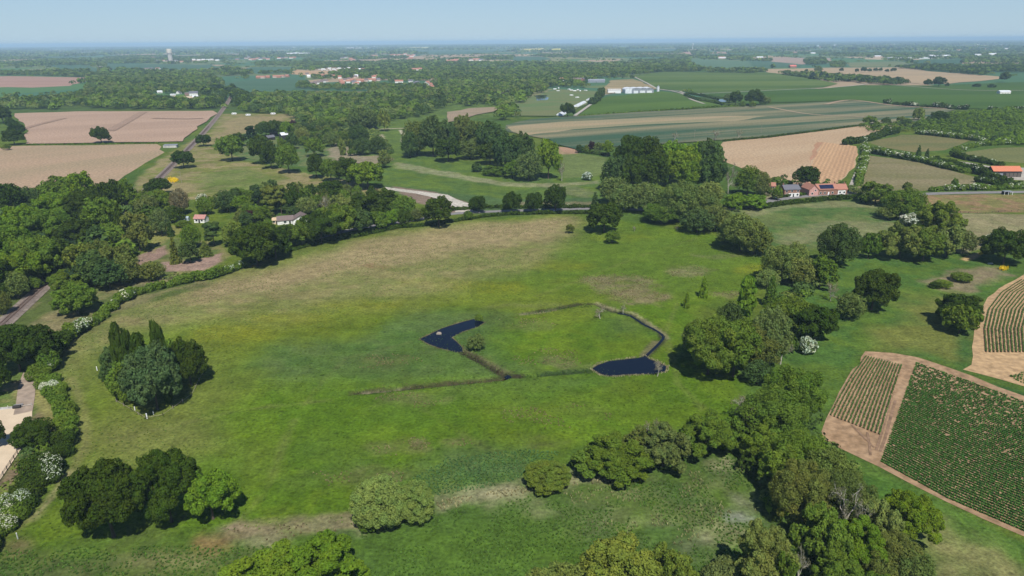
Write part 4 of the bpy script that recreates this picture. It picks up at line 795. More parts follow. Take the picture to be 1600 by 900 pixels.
TL(PR, (1240, 570, 662, 88, 'oak', 'M'), (1208, 603, 692, 104, 'willow', 'M'), (1172, 628, 680, 44, 'willow', 'N'), (1190, 665, 725, 64, 'wide', 'M'), (1255, 672, 755, 104, 'willow', 'M'), (1222, 690, 770, 76, 'wide', 'M'), (1298, 700, 785, 80, 'willow', 'O'), (1255, 720, 820, 92, 'willow', 'O'), (1322, 735, 820, 84, 'willow', 'O'), (1285, 785, 885, 76, 'wide', 'M'), (1340, 810, 895, 84, 'wide', 'B'), (1418, 768, 850, 84, 'oak', 'B'), (1372, 775, 858, 58, 'wide', 'P'), (1395, 830, 910, 96, 'willow', 'O'), (1326, 756, 848, 66, 'bare', 'N', "bleached bare tree amid the lower right belt"), (1302, 860, 930, 66, 'wide', 'M'), (1430, 862, 930, 60, 'willow', 'G'), (1250, 855, 912, 34, 'bare', 'N', "whitish twiggy bush near the bottom right edge"), (1350, 880, 960, 90, 'wide', 'M'))
PG = "in the trees right of the oval pond"
TL(PG, (1110, 492, 587, 88, 'oak', 'M', "large mid green tree directly right of the oval pond"), (1150, 500, 590, 76, 'oak', 'M'), (1090, 500, 560, 44, 'willow', 'G'), (1185, 505, 580, 64, 'willow', 'O'), (1205, 478, 575, 58, 'willow', 'G'), (1168, 430, 492, 30, 'poplar', 'B'), (1175, 520, 575, 44, 'bare', 'N'), (1165, 612, 662, 50, 'bare', 'N'), (1206, 428, 478, 28, 'conifer', 'M'), (1140, 472, 520, 40, 'willow', 'S'), (1237, 462, 520, 70, 'willow', 'M'), (1277, 472, 535, 66, 'oak', 'D'), (1262, 526, 552, 26, 'bush', 'W', "white blossoming hawthorn at the foot of a dark tree"), (1330, 456, 499, 42, 'willow', 'G'), (1367, 421, 485, 66, 'oak', 'D', "large dark tree standing alone left of the curved potato rows"), (1300, 440, 470, 26, 'bare', 'N'), (1223, 515, 570, 50, 'bare', 'N', "pale leafless tree leaning beside the white hawthorn"), (1185, 560, 600, 40, 'bush', 'S'), (1100, 430, 464, 18, 'conifer', 'B', "taller of two small conical trees above the pond"), (1073, 455, 480, 14, 'conifer', 'B', "smaller of two small conical trees above the pond"), (938, 478, 498, 22, 'bare', 'N', "small bare tree on the islet meadow between ponds"), (974, 474, 490, 12, 'bare', 'N', "tiny bare bush on the ditch above the islet meadow"), (1028, 562, 588, 24, 'bare', 'N', "pale bare bush at the right end of the oval pond"), (744, 522, 547, 28, 'willow', 'G', "grey green bush beside the hook shaped pond"), (748, 490, 502, 14, 'bush', 'M', "small bush at the tip of the hook shaped pond"))
PS = "along the stream at right"
TL(PS, (1222, 382, 440, 58, 'willow', 'P'), (1255, 402, 448, 44, 'willow', 'P'), (1284, 396, 450, 48, 'wide', 'M'), (1311, 348, 416, 58, 'willow', 'S'), (1360, 362, 404, 28, 'wide', 'M'), (1370, 283, 319, 44, 'wide', 'M'), (1353, 302, 318, 20, 'bush', 'D'), (1416, 294, 342, 60, 'willow', 'M'), (1390, 320, 342, 36, 'willow', 'P'), (1422, 333, 352, 28, 'bush', 'W', "white hawthorn in the middle of the stream trees"), (1470, 313, 370, 62, 'wide', 'Y'), (1410, 347, 404, 58, 'wide', 'P'), (1447, 356, 408, 58, 'wide', 'M'), (1484, 350, 402, 50, 'wide', 'P'), (1508, 360, 396, 34, 'willow', 'G'), (1435, 350, 372, 30, 'bush', 'D'), (1574, 358, 412, 64, 'oak', 'D', "big dark oak at the right edge"), (1553, 362, 386, 22, 'bush', 'W'), (1498, 457, 508, 60, 'oak', 'D', "dark back tree of the pair left of curved rows"), (1503, 476, 522, 46, 'oak', 'M', "greener front tree of the pair left of curved rows"), (1504, 424, 440, 30, 'bush', 'M'), (1474, 436, 449, 26, 'bush', 'M'), (1462, 440, 450, 18, 'bush', 'D'), (1160, 332, 392, 68, 'willow', 'P'), (1180, 350, 398, 48, 'willow', 'O'), (1148, 345, 378, 40, 'willow', 'G'), (1200, 420, 450, 34, 'willow', 'P'), (1245, 378, 415, 34, 'willow', 'P'))
PO = "in the tall grove at centre right"
TL(PO, (988, 212, 285, 56, 'oak', 'D'), (1016, 214, 285, 50, 'oak', 'D'), (965, 243, 298, 48, 'willow', 'S'), (990, 245, 300, 44, 'oak', 'D'), (1022, 238, 300, 46, 'oak', 'D'), (1048, 220, 280, 46, 'oak', 'B'), (1070, 228, 292, 52, 'oak', 'B'), (1090, 222, 270, 40, 'oak', 'B'), (1108, 219, 285, 42, 'oak', 'S'), (1112, 240, 300, 44, 'oak', 'S'), (1078, 250, 300, 36, 'oak', 'B'), (960, 276, 318, 44, 'willow', 'G'))
PW = "in the sallow thicket below the grove"
TL(PW, (978, 288, 330, 50, 'willow', 'G'), (1008, 285, 332, 48, 'willow', 'G'), (1062, 282, 346, 66, 'willow', 'G'), (1035, 315, 348, 58, 'willow', 'M'), (1095, 298, 345, 58, 'willow', 'G'), (1090, 326, 363, 52, 'willow', 'S'), (1120, 318, 360, 40, 'willow', 'G'), (1110, 284, 320, 40, 'willow', 'P'), (1140, 255, 302, 28, 'bare', 'N'), (1170, 259, 304, 38, 'willow', 'M'), (1190, 268, 306, 28, 'willow', 'G'), (930, 299, 327, 18, 'conifer', 'S'))
TL("on the meadow behind the long lane", (945, 314, 363, 50, 'oak', 'D', "large dark oak standing in the meadow below the sallow thicket"), (957, 360, 380, 22, 'oak', 'M', "small round tree in front of the large meadow oak"), (891, 350, 364, 12, 'oak', 'O', "tiny brown tree alone on the dry meadow"), (991, 353, 361, 10, 'bare', 'N', "tiny bare sapling right of the large meadow oak"), (1058, 352, 361, 8, 'bare', 'N', "tiniest bare sapling below the sallow thicket"))
TL("on the lane behind the meadow", (800, 299, 332, 28), (834, 299, 332, 26), (868, 288, 332, 34), (747, 305, 332, 26), (685, 306, 354, 46), (732, 328, 343, 15, 'bush', 'M'))
TL("beside the brick cottages", (1262, 258, 294, 36, 'oak', 'D', "big round tree behind the red roofed cottage row"), (1152, 302, 326, 44, 'wide', 'B'), (1178, 304, 326, 44, 'wide', 'B'), (1215, 290, 312, 16, 'bush', 'M'), (1212, 276, 288, 18, 'bush', 'M'), (1230, 280, 290, 18, 'bush', 'M'), (1330, 288, 302, 18, 'bush', 'G'), (1275, 280, 292, 12, 'bush', 'M'), (1250, 300, 306, 8, 'bush', 'M'), (1345, 294, 304, 18, 'bush', 'G'))
TL("in the grove beside the river meadow", (650, 188, 242, 40, 'willow', 'O'), (640, 205, 246, 26, 'willow', 'S'), (676, 182, 243, 46, 'oak', 'S'), (700, 190, 240, 30, 'oak', 'S'), (722, 180, 235, 36, 'wide', 'O'), (700, 213, 252, 38, 'oak', 'D'), (745, 188, 240, 38, 'wide', 'O'), (768, 190, 248, 42, 'oak', 'S'), (790, 206, 270, 40, 'oak', 'S'), (735, 218, 248, 40, 'willow', 'G'), (765, 222, 256, 38, 'oak', 'D'), (818, 207, 262, 34, 'oak', 'S'), (826, 236, 282, 40, 'willow', 'G'), (857, 217, 278, 38, 'oak', 'B'), (878, 250, 282, 18, 'bare', 'N'), (745, 255, 268, 18, 'bush', 'S'), (772, 258, 274, 34, 'wide', 'M'), (800, 250, 278, 30, 'wide', 'M'), (788, 220, 262, 34, 'oak', 'D'))
TL("in the lawn garden above the grove", (905, 226, 238, 12, 'bush', 'D'), (918, 226, 238, 12, 'bush', 'Y'), (925, 221, 238, 12, 'oak', 'R'), (937, 222, 239, 18, 'willow', 'G'), (950, 220, 244, 18, 'oak', 'B'), (918, 268, 281, 14, 'bush', 'W'))
PH = "above the olive pasture at left"
TL(PH, (360, 209, 251, 38, 'oak', 'M', "round tree at the left end above the olive pasture"), (391, 195, 226, 24, 'pine', 'K'), (372, 207, 228, 20, 'oak', 'D'), (408, 211, 256, 34), (422, 228, 263, 28), (449, 224, 270, 34, 'oak', 'M'), (441, 216, 250, 16, 'oak', 'M'), (491, 215, 244, 30, 'oak', 'M'), (456, 207, 232, 18, 'willow', 'S'), (493, 240, 278, 26, 'oak', 'D'), (516, 248, 283, 30, 'oak', 'M'), (541, 243, 288, 34), (573, 250, 295, 50, 'oak', 'B', "big bright green tree at the right end above the olive pasture"), (556, 262, 290, 26, 'oak', 'D'), (600, 236, 262, 20, 'willow', 'G'), (566, 215, 242, 24, 'willow', 'S'), (535, 218, 242, 11, 'poplar', 'P'), (415, 192, 212, 26, 'oak', 'D'), (432, 188, 212, 26, 'oak', 'D'), (448, 190, 215, 22, 'oak', 'B'), (458, 188, 202, 12, 'oak', 'R'), (472, 200, 222, 22, 'willow', 'P'), (600, 170, 204, 17, 'wide', 'Y'), (567, 167, 202, 44, 'willow', 'G'), (517, 205, 228, 26, 'willow', 'G'), (560, 195, 225, 30, 'willow', 'S'), (590, 212, 240, 24, 'willow', 'S'), (545, 205, 222, 22, 'wide', 'M'))
PB = "in the garden wood round the white bungalow"
TL(PB, (420, 288, 336, 34, 'pine', 'O'), (437, 286, 334, 26, 'pine', 'O'), (405, 297, 338, 26, 'pine', 'K'), (458, 296, 332, 28), (485, 288, 309, 18), (517, 281, 309, 42), (478, 307, 336, 30, 'willow', 'P'), (508, 302, 336, 22, 'bare', 'N'), (535, 302, 336, 38, 'wide', 'P'), (586, 292, 338, 66, 'wide', 'D'), (630, 306, 340, 34, 'oak', 'M'), (652, 325, 345, 22, 'willow', 'G'), (410, 320, 350, 26, 'oak', 'M'), (525, 314, 372, 56, 'oak', 'M'), (500, 325, 380, 56, 'oak', 'D'), (450, 349, 385, 48, 'oak', 'D'), (470, 345, 385, 36, 'oak', 'M'), (398, 348, 416, 72, 'oak', 'D', "big dark tree at the left end of the lane trees"), (428, 352, 404, 48, 'oak', 'D'), (562, 325, 366, 40, 'oak', 'S'), (590, 330, 360, 34, 'oak', 'M'), (612, 328, 354, 26, 'oak', 'B'), (632, 328, 354, 22, 'oak', 'D'), (400, 320, 342, 20, 'oak', 'M'))
PD = "in the heather garden at left"
TL(PD, (271, 368, 411, 20, 'conifer', 'O'), (295, 374, 411, 28, 'oak', 'S'), (320, 374, 400, 26, 'conifer', 'O'), (298, 350, 388, 28, 'willow', 'M'), (332, 344, 384, 34, 'pine', 'S'), (265, 345, 369, 13, 'conifer', 'D'), (366, 346, 383, 36, 'oak', 'Y'), (389, 328, 350, 22, 'willow', 'R'), (353, 297, 331, 36, 'willow', 'S'), (378, 304, 332, 28, 'oak', 'B'), (368, 293, 314, 18, 'oak', 'D'), (374, 330, 352, 18, 'willow', 'O'), (235, 408, 438, 40, 'willow', 'O'), (318, 306, 335, 24, 'bush', 'M'), (390, 304, 330, 22, 'oak', 'M'), (330, 306, 326, 18, 'bush', 'M'), (316, 302, 318, 16, 'bush', 'W'), (350, 280, 294, 1, 'bush', 'W') if False else (286, 346, 352, 24, 'bush', 'M'))
PL = "in the dense wood left of the railway"
TL(PL, (10, 284, 335, 46, 'oak', 'D'), (40, 292, 328, 40, 'willow', 'S'), (70, 287, 322, 40, 'oak', 'O'), (95, 275, 325, 50, 'oak', 'M'), (125, 267, 322, 46, 'oak', 'B'), (88, 295, 348, 54, 'oak', 'B'), (132, 297, 350, 58, 'oak', 'D'), (170, 279, 335, 40, 'oak', 'D'), (192, 279, 330, 36, 'oak', 'M'), (160, 305, 370, 50, 'oak', 'M'), (204, 292, 326, 26, 'willow', 'N'), (247, 278, 305, 38, 'oak', 'D'), (238, 297, 338, 56, 'oak', 'M'), (230, 304, 344, 36, 'willow', 'G'), (280, 294, 335, 28, 'willow', 'N'), (250, 326, 368, 28, 'willow', 'G'), (187, 312, 385, 32, 'conifer', 'D'), (186, 345, 388, 44, 'oak', 'M'), (213, 328, 392, 40, 'wide', 'O'), (35, 320, 385, 60, 'oak', 'B'), (75, 320, 385, 56, 'oak', 'M'), (112, 338, 385, 54, 'oak', 'D'), (15, 350, 425, 66, 'oak', 'M'), (58, 362, 440, 66, 'oak', 'M'), (32, 385, 452, 66, 'oak', 'B'), (85, 370, 430, 50, 'oak', 'D'), (152, 352, 388, 32, 'oak', 'S'), (124, 380, 430, 48, 'wide', 'Y'), (152, 376, 424, 44, 'wide', 'O'), (182, 380, 436, 44, 'wide', 'O'), (142, 392, 448, 52, 'oak', 'S'), (168, 405, 452, 48, 'oak', 'S'), (196, 398, 444, 40, 'willow', 'G'), (104, 420, 455, 58, 'oak', 'M'), (116, 442, 491, 60, 'oak', 'M'), (75, 405, 440, 40, 'oak', 'D'), (24, 424, 466, 34, 'willow', 'G'), (52, 430, 452, 24, 'bush', 'M'), (0, 452, 492, 26, 'willow', 'O'), (-15, 330, 420, 60, 'oak', 'M'), (-20, 400, 470, 60, 'oak', 'D'), (268, 300, 330, 22, 'oak', 'D'), (272, 322, 348, 30, 'bush', 'D'))
TL("beside the riding arena at left", (22, 505, 583, 76, 'oak', 'D', "great dark oak over the gravel track, left part"), (56, 508, 575, 60, 'oak', 'D', "great dark oak over the gravel track, right part"), (50, 655, 702, 58, 'oak', 'D', "dark bushy tree beside the sand arena"), (-12, 560, 620, 40, 'oak', 'D'), (-8, 655, 700, 26, 'oak', 'D'), (74, 545, 580, 32, 'bush', 'M'))
TL("in the ploughed fields left of the railway", (156, 198, 224, 28, 'oak', 'D', "lone round tree between the two ploughed fields"), (317, 209, 228, 22, 'oak', 'D', "small round tree right beside the railway"), (285, 234, 262, 31, 'oak', 'D', "larger round tree right beside the railway"), (20, 202, 226, 27, 'oak', 'D'), (26, 190, 210, 20, 'oak', 'D'), (16, 184, 200, 16, 'oak', 'D'), (2, 166, 192, 26, 'oak', 'D'), (10, 225, 234, 12, 'bush', 'M'))
TL("in the far right fields", (1150, 142, 164, 20, 'oak', 'D'), (1178, 140, 164, 28, 'oak', 'D'), (1140, 146, 160, 18, 'willow', 'G'), (1196, 150, 164, 16, 'willow', 'G'), (1160, 158, 167, 10, 'bush', 'M'), (1176, 157, 168, 10, 'bush', 'M'), (1450, 124, 135, 12, 'oak', 'D'), (1468, 120, 135, 18, 'oak', 'D'), (1480, 129, 135, 6, 'bush', 'D'), (1570, 113, 128, 14, 'oak', 'D'), (1526, 130, 136, 12, 'bush', 'D'), (1550, 131, 137, 12, 'bush', 'D'), (1232, 109, 115, 8, 'oak', 'D'), (1260, 108, 113, 5, 'oak', 'D'), (1278, 103, 113, 12, 'willow', 'G'), (1270, 112, 123, 16, 'conifer', 'K'), (1283, 112, 123, 12, 'conifer', 'K'), (1292, 114, 125, 10, 'conifer', 'K'), (1315, 106, 112, 6, 'oak', 'D'), (1339, 107, 113, 6, 'oak', 'D'), (1350, 105, 113, 9, 'oak', 'D'), (1359, 107, 113, 6, 'oak', 'D'), (1368, 106, 112, 7, 'oak', 'D'), (1376, 106, 112, 6, 'oak', 'D'), (1386, 108, 113, 6, 'oak', 'D'), (1396, 106, 112, 8, 'oak', 'D'), (1119, 201, 219, 16, 'bare', 'N'), (1155, 201, 218, 14, 'bare', 'N'), (1055, 205, 220, 14, 'bare', 'N'), (1436, 226, 246, 11, 'conifer', 'S'), (1449, 231, 248, 10, 'conifer', 'S'), (1360, 181, 194, 20, 'oak', 'M'), (1385, 183, 195, 14, 'willow', 'S'), (1436, 168, 188, 18, 'wide', 'P'), (1412, 182, 192, 22, 'wide', 'P'), (1468, 173, 190, 24, 'oak', 'D'), (1418, 186, 196, 16, 'willow', 'S'), (1418, 284, 302, 14, 'oak', 'O'), (1492, 278, 296, 10, 'oak', 'M'), (1530, 259, 272, 12, 'bush', 'M'))
# ------------------------------------------------------------------ woods: nearest trees one by one, the rest as masses
HRNG = np.random.default_rng(99)
def wpoints(poly, sp, jit=.35):
    W = np.array([G(*p)[:2] for p in poly]); x = np.arange(W[:, 0].min(), W[:, 0].max() + sp, sp); y = np.arange(W[:, 1].min(), W[:, 1].max() + sp, sp)
    Xg, Yg = np.meshgrid(x, y); Xg = Xg.ravel() + HRNG.normal(0, sp * jit, Xg.size); Yg = Yg.ravel() + HRNG.normal(0, sp * jit, Yg.size)
    k = inside(Xg, Yg, [tuple(q) for q in W]); return np.stack([Xg[k], Yg[k]], 1)
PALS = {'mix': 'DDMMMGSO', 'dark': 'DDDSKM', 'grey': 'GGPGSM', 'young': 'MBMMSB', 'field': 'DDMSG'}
def mass(name, pts, hgt, wid, pal, label, nq=90, cat='wood', hs=None):
    """one mesh: a leafy clump-built crown per tree"""
    n = len(pts)
    if n == 0: return
    if hs is None: hs = np.ones(n)
    px, py, dp = proj(np.column_stack([pts, np.zeros(n)])); kp = np.ones(n, bool)
    for hx, hy, hw in HOUSEPX:
        sh = hgt * 0.55 * FPX / dp; kp &= ~((np.abs(px - hx) < hw + wid * .4 * FPX / dp) & (py > hy - .6) & (py < hy + np.maximum(1.0, sh)))
    pts = pts[kp]; hs = hs[kp]; n = len(pts)
    if n == 0: return
    rng = np.random.default_rng(n + nq); D = rng.normal(size=(n, nq, 3)); D /= np.linalg.norm(D, axis=2)[..., None]; D[..., 2] = np.where(D[..., 2] < -.35, -D[..., 2], D[..., 2])
    hh = hgt * rng.uniform(.65, 1.25, n) * hs; ww = wid * rng.uniform(.75, 1.25, n) * np.sqrt(hs)
    lf = rng.normal(size=(n, 7, 3)); lf /= np.linalg.norm(lf, axis=2)[..., None]
    bump = np.max(np.einsum('nqk,nlk->nql', D, lf), 2); rad = .74 + .30 * np.clip((bump - .55) / .45, 0, 1) + rng.normal(size=(n, nq)) * .06
    P = D * rad[..., None]; P = P * np.stack([ww / 2, ww / 2, hh * .48], 1)[:, None, :]
    P[..., 0] += pts[:, 0, None]; P[..., 1] += pts[:, 1, None]; P[..., 2] += (hh * .52)[:, None]; P[..., 2] = np.maximum(P[..., 2], .2)
    nn = D + rng.normal(size=D.shape) * .45 + np.array([0, 0, .25]); nn /= np.linalg.norm(nn, axis=2)[..., None]
    t = np.cross(nn, rng.normal(size=D.shape)); t /= np.linalg.norm(t, axis=2)[..., None]; b = np.cross(nn, t)
    s = (np.sqrt(ww * hh) * math.sqrt(9.0 / nq) * .62)[:, None, None] * rng.uniform(.7, 1.3, (n, nq, 1))
    V = np.stack([P + t * s * .6, P + b * s * .48, P - t * s * .6, P - b * s * .48], 2)
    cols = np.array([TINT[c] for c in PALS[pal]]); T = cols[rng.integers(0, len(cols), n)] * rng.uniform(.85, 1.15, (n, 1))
    T = T * (.72 + .62 * fbm(pts[:, 0] / 90, pts[:, 1] / 130, 71, 3))[:, None]
    T = np.repeat(T[:, None], nq, 1) * rng.uniform(.82, 1.18, (n, nq, 1)); T = np.repeat(T.reshape(-1, 3), 4, 0)
    o = link(name, fastmesh(name, V.reshape(-1, 3), 4, M_FOL, T)); tag(o, label, cat, kind='stuff'); return o
def copies(pts, hgt, wid, pal, label, group, kinds=('oak', 'oak', 'wide', 'willow'), name='broadleaf_tree'):
    for i, (x, y) in enumerate(pts):
        kd = RNG.choice(kinds); tn = RNG.choice(PALS[pal]); h = hgt * RNG.uniform(.75, 1.2); wd = wid * RNG.uniform(.8, 1.2)
        D = depth((x, y, 0)); pix = wd * FPX / D * .64
        o = link(name if kd in ('oak', 'wide') else KNAME[kd][0], get_proto(kd, 1 if pix > 14 else 2, RNG.randrange(3))); o.location = (x, y, 0); o.scale = (wd, wd, h); o.rotation_euler = (0, 0, RNG.uniform(0, 6.28))
        o.color = (*(np.array(TINT[tn]) * RNG.uniform(.88, 1.12)), 1); tag(o, label, 'tree' if kd != 'bush' else 'bush', group)
W2 = wpoints([(370, 172), (420, 168), (480, 162), (600, 164), (695, 168), (668, 182), (628, 187), (592, 192), (585, 206), (545, 196), (510, 208), (470, 196), (455, 184), (450, 179), (374, 176)], 12.5)
W2 = W2[np.argsort(W2[:, 1])]
copies(W2[:10], 11.5, 13.5, 'mix', "broadleaf tree in the front of the wood right of the railway", "trees in the wood right of the railway")
mass("woodland", W2[10:], 12, 13, 'mix', "back of the leafy wood stretching right from the railway", 160)
for poly, hh_, ww_, sp_, lb_, gr_ in (([(362, 315), (400, 296), (480, 300), (560, 304), (640, 330), (560, 362), (480, 378), (440, 392), (380, 398), (372, 350)], 8, 8.5, 11, "leafy garden tree filling the wood round the white bungalow", "trees filling the bungalow wood"), ([(440, 205), (500, 200), (560, 212), (575, 240), (545, 246), (520, 228), (470, 232)], 8, 9, 11.5, "leafy tree filling the gap above the bare scrub", "trees above the bare scrub"), ([(395, 200), (460, 196), (470, 215), (400, 215)], 8, 9, 13, "leafy tree beside the small farm buildings", "trees beside the small farm buildings")):
    pts_ = wpoints(poly, sp_); px, py, _ = proj(np.column_stack([pts_, np.zeros(len(pts_))])); ok = np.ones(len(pts_), bool)
    for hx, hy, hw, hd in ((460, 348, 38, 34), (313, 347, 14, 14), (425, 216, 16, 9), (443, 216, 7, 9)): ok &= ~((np.abs(px - hx) < hw) & (py > hy - 8) & (py < hy + hd))
    copies(pts_[ok], hh_, ww_, 'mix', lb_, gr_, ('oak', 'wide', 'willow', 'bush'))
WA = wpoints([(-20, 160), (60, 158), (130, 151), (160, 143), (225, 139), (300, 137), (345, 142), (352, 150), (346, 168), (335, 172), (165, 171), (120, 168), (90, 172), (0, 171), (-20, 171)], 12.5)
px, py, _ = proj(np.column_stack([WA, np.zeros(len(WA))]))
ok = ~inside(px, py, [(236, 147), (315, 147), (318, 160), (236, 157)]) & ~inside(px, py, [(90, 166), (125, 165), (128, 172), (90, 172)])
WA = WA[ok]; WA = WA[np.argsort(WA[:, 1])]

mass("woodland", WA, 12, 13, 'mix', "dense wood behind the ploughed fields, left of the railway", 110)
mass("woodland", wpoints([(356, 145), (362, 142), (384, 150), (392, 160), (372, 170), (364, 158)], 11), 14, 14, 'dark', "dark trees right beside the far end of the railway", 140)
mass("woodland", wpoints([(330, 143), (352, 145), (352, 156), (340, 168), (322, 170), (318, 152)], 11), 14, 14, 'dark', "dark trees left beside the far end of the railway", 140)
mass("woodland", wpoints([(150, 124), (235, 114), (330, 121), (350, 131), (345, 139), (300, 135), (225, 137), (160, 141), (130, 146)], 15), 12, 15, 'mix', "wood in front of the water tower fields", 60)
mass("woodland", wpoints([(0, 114), (100, 115), (180, 118), (150, 122), (60, 118.5), (0, 118.5)], 14), 12, 14, 'mix', "tree belt behind the far left ploughed field", 60)
mass("woodland", wpoints([(575, 148), (620, 146), (640, 138), (700, 128), (760, 126), (800, 132), (800, 146), (778, 148), (776, 158), (800, 162), (810, 185), (780, 190), (775, 166), (730, 158), (690, 163), (600, 160)], 13), 12, 13, 'mix', "valley wood left of the caravan field", 90)
mass("woodland", wpoints([(700, 104), (790, 112), (860, 106), (985, 110), (998, 118), (960, 121), (930, 122), (900, 124), (860, 132), (850, 146), (832, 148), (815, 162), (800, 160), (800, 146), (770, 126), (700, 126), (680, 116)], 15), 13, 16, 'mix', "broad wood between the village and the barley fields", 60)
mass("woodland", wpoints([(1000, 106), (1060, 106), (1080, 112), (1185, 112.5), (1180, 115), (1040, 112.5), (998, 117), (985, 112)], 14), 13, 15, 'mix', "tree belt behind the upper barley field", 60)
mass("woodland", wpoints([(470, 130), (500, 136), (540, 138), (600, 134), (640, 138), (660, 146), (640, 148), (600, 143), (490, 141), (464, 138)], 13), 10, 12, 'mix', "garden trees in front of the village", 70)
mass("woodland", wpoints([(400, 148), (480, 148), (600, 151), (640, 152), (600, 162), (480, 160), (400, 165), (388, 156)], 13), 9, 12, 'mix', "scrubby wood behind the railway wood", 70)
mass("woodland", wpoints([(400, 98), (560, 98), (660, 100), (700, 106), (690, 126), (640, 130), (600, 124), (600, 118), (540, 116), (535, 110), (480, 107), (460, 103), (400, 103)], 20), 11, 15, 'mix', "trees among the village houses", 50)
mass("woodland", wpoints([(1400, 107), (1448, 104), (1520, 106), (1600, 104), (1720, 104), (1720, 113), (1600, 114), (1545, 113), (1535, 119), (1490, 115), (1450, 111)], 14), 12, 15, 'dark', "dark wood behind the tan stubble field at right", 70)
mass("woodland", wpoints([(1332, 128), (1345, 124), (1400, 127), (1420, 131), (1400, 134), (1350, 131)], 12), 11, 14, 'dark', "long dark tree belt on the edge of the stubble", 90)
mass("woodland", wpoints([(1255, 96), (1265, 93), (1288, 93), (1292, 101), (1262, 102)], 15), 13, 17, 'field', "oval copse in the pinkish field", 60)
mass("woodland", wpoints([(1295, 98), (1318, 99), (1320, 106), (1300, 106)], 15), 10, 14, 'mix', "copse right of the oval copse", 60)
mass("plantation", wpoints([(1424, 204), (1440, 192), (1492, 181), (1600, 172), (1720, 172), (1720, 230), (1600, 228), (1560, 226), (1515, 214), (1450, 208)], 5.5), 6.5, 5, 'young', "young bright green plantation at the right edge", 60, 'plantation')
mass("shrubs", wpoints([(505, 190), (590, 208), (618, 238), (600, 244), (560, 238), (535, 215), (500, 210)], 7), 5, 6, 'grey', "grey green scrub left of the river meadow", 80, 'scrub')
mass("shrubs", wpoints([(1345, 196), (1440, 193), (1432, 204), (1400, 208), (1350, 205)], 8), 4, 7, 'mix', "low scrub above the small tan paddock", 60, 'scrub')
mass("shrubs", wpoints([(1180, 286), (1215, 278), (1330, 288), (1326, 296), (1290, 292), (1225, 300), (1185, 312)], 7), 3, 4, 'mix', "garden shrubs round the brick cottages", 50, 'scrub')
mass("shrubs", wpoints([(-30, 455), (30, 440), (70, 432), (62, 440), (20, 470), (-30, 498)], 5), 3, 5, 'mix', "bramble scrub on the left railway bank", 90, 'scrub')
mass("shrubs", wpoints([(52, 640), (62, 650), (72, 690), (90, 705), (40, 780), (10, 790), (40, 700), (54, 668)], 5), 3.0, 4.6, 'mix', "green scrub below the riding arena", 120, 'scrub')
mass("shrubs", wpoints([(215, 445), (205, 425), (235, 436), (300, 430), (340, 424), (320, 436), (250, 444)], 5), 2, 4, 'grey', "low scrub behind the white blossoming hedge", 60, 'scrub')
mass("shrubs", wpoints([(1290, 690), (1340, 715), (1400, 760), (1400, 790), (1330, 760), (1290, 720)], 6), 2.5, 5, 'grey', "low scrub on the right of the tree belt", 100, 'scrub')
mass("shrubs", wpoints([(1150, 690), (1185, 700), (1215, 800), (1240, 850), (1260, 900), (1230, 900), (1195, 820), (1170, 760)], 6), 4, 6, 'mix', "shrubs under the left side of the tree belt", 120, 'scrub')
mass("shrubs", wpoints([(1225, 600), (1260, 650), (1285, 720), (1340, 760), (1400, 850), (1300, 880), (1240, 780), (1210, 680)], 9), 6, 9, 'mix', "undergrowth inside the lower right tree belt", 160, 'scrub')
mass("shrubs", wpoints([(1190, 560), (1180, 520), (1230, 470), (1260, 440), (1300, 445), (1250, 500), (1225, 560)], 9), 5, 8, 'mix', "undergrowth along the stream right of the pond", 140, 'scrub')
mass("shrubs", wpoints([(1100, 335), (1150, 370), (1200, 400), (1260, 430), (1230, 440), (1180, 400), (1100, 362)], 9), 5, 8, 'grey', "undergrowth below the sallow thicket", 110, 'scrub')
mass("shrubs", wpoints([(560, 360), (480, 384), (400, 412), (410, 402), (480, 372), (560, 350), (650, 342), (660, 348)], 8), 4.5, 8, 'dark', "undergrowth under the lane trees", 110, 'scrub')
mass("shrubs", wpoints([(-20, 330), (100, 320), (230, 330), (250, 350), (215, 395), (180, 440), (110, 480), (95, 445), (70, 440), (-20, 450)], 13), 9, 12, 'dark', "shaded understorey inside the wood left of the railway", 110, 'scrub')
# distant countryside: hedges, copses and woods to the horizon
def far_band(d0, d1, sp, hgt, wid, nq, thr, label, seed):
    out = []; y0 = d0
    n = int((d1 * d1 - d0 * d0) * .80 / (sp * sp)); r = np.random.default_rng(seed)
    y = np.sqrt(r.uniform(d0 * d0, d1 * d1, n)); x = (r.random(n) * 1.62 - .81) * y
    px, py, _ = proj(np.column_stack([x, y, np.zeros(n)]))
    f = fbm(x / 420, y / 520, seed, 4); hx = np.abs(((x * .92 + y * .39 + 120 * fbm(x / 500, y / 500, 5, 2)) % 330) - 165) < 9; hy = np.abs(((y * .92 - x * .39 + 160 * fbm(x / 600, y / 600, 8, 2)) % 520) - 260) < 14
    thr_ = thr
    k = (f > thr_) | (hx & (r.random(n) < .6)) | (hy & (r.random(n) < .6))
    for P in FIELDPOLYS:
        ys = [q[1] for q in P]
        if min(ys) < 175: k &= ~inside(px, py, P)
    k &= (px > -60) & (px < 1660)
    for P in CLEAR: k &= ~inside(px, py, P)
    mass("countryside_trees", np.stack([x[k], y[k]], 1), hgt, wid, 'mix', label, nq, hs=np.where(f[k] > thr_, 1.0, .6)); return k.sum()
CLEAR = [[(340, 124), (500, 124), (500, 143), (340, 143)], [(800, 136), (940, 138), (950, 180), (800, 182)], [(940, 124), (1035, 128), (1100, 160), (1100, 185), (900, 185), (900, 150)], [(0, 119), (150, 121), (100, 135), (0, 137)], [(1140, 150), (1240, 130), (1420, 126), (1600, 124), (1600, 175), (1150, 175)], [(360, 170), (460, 170), (460, 190), (360, 190)], [(395, 116), (470, 117), (470, 126), (395, 125)]]
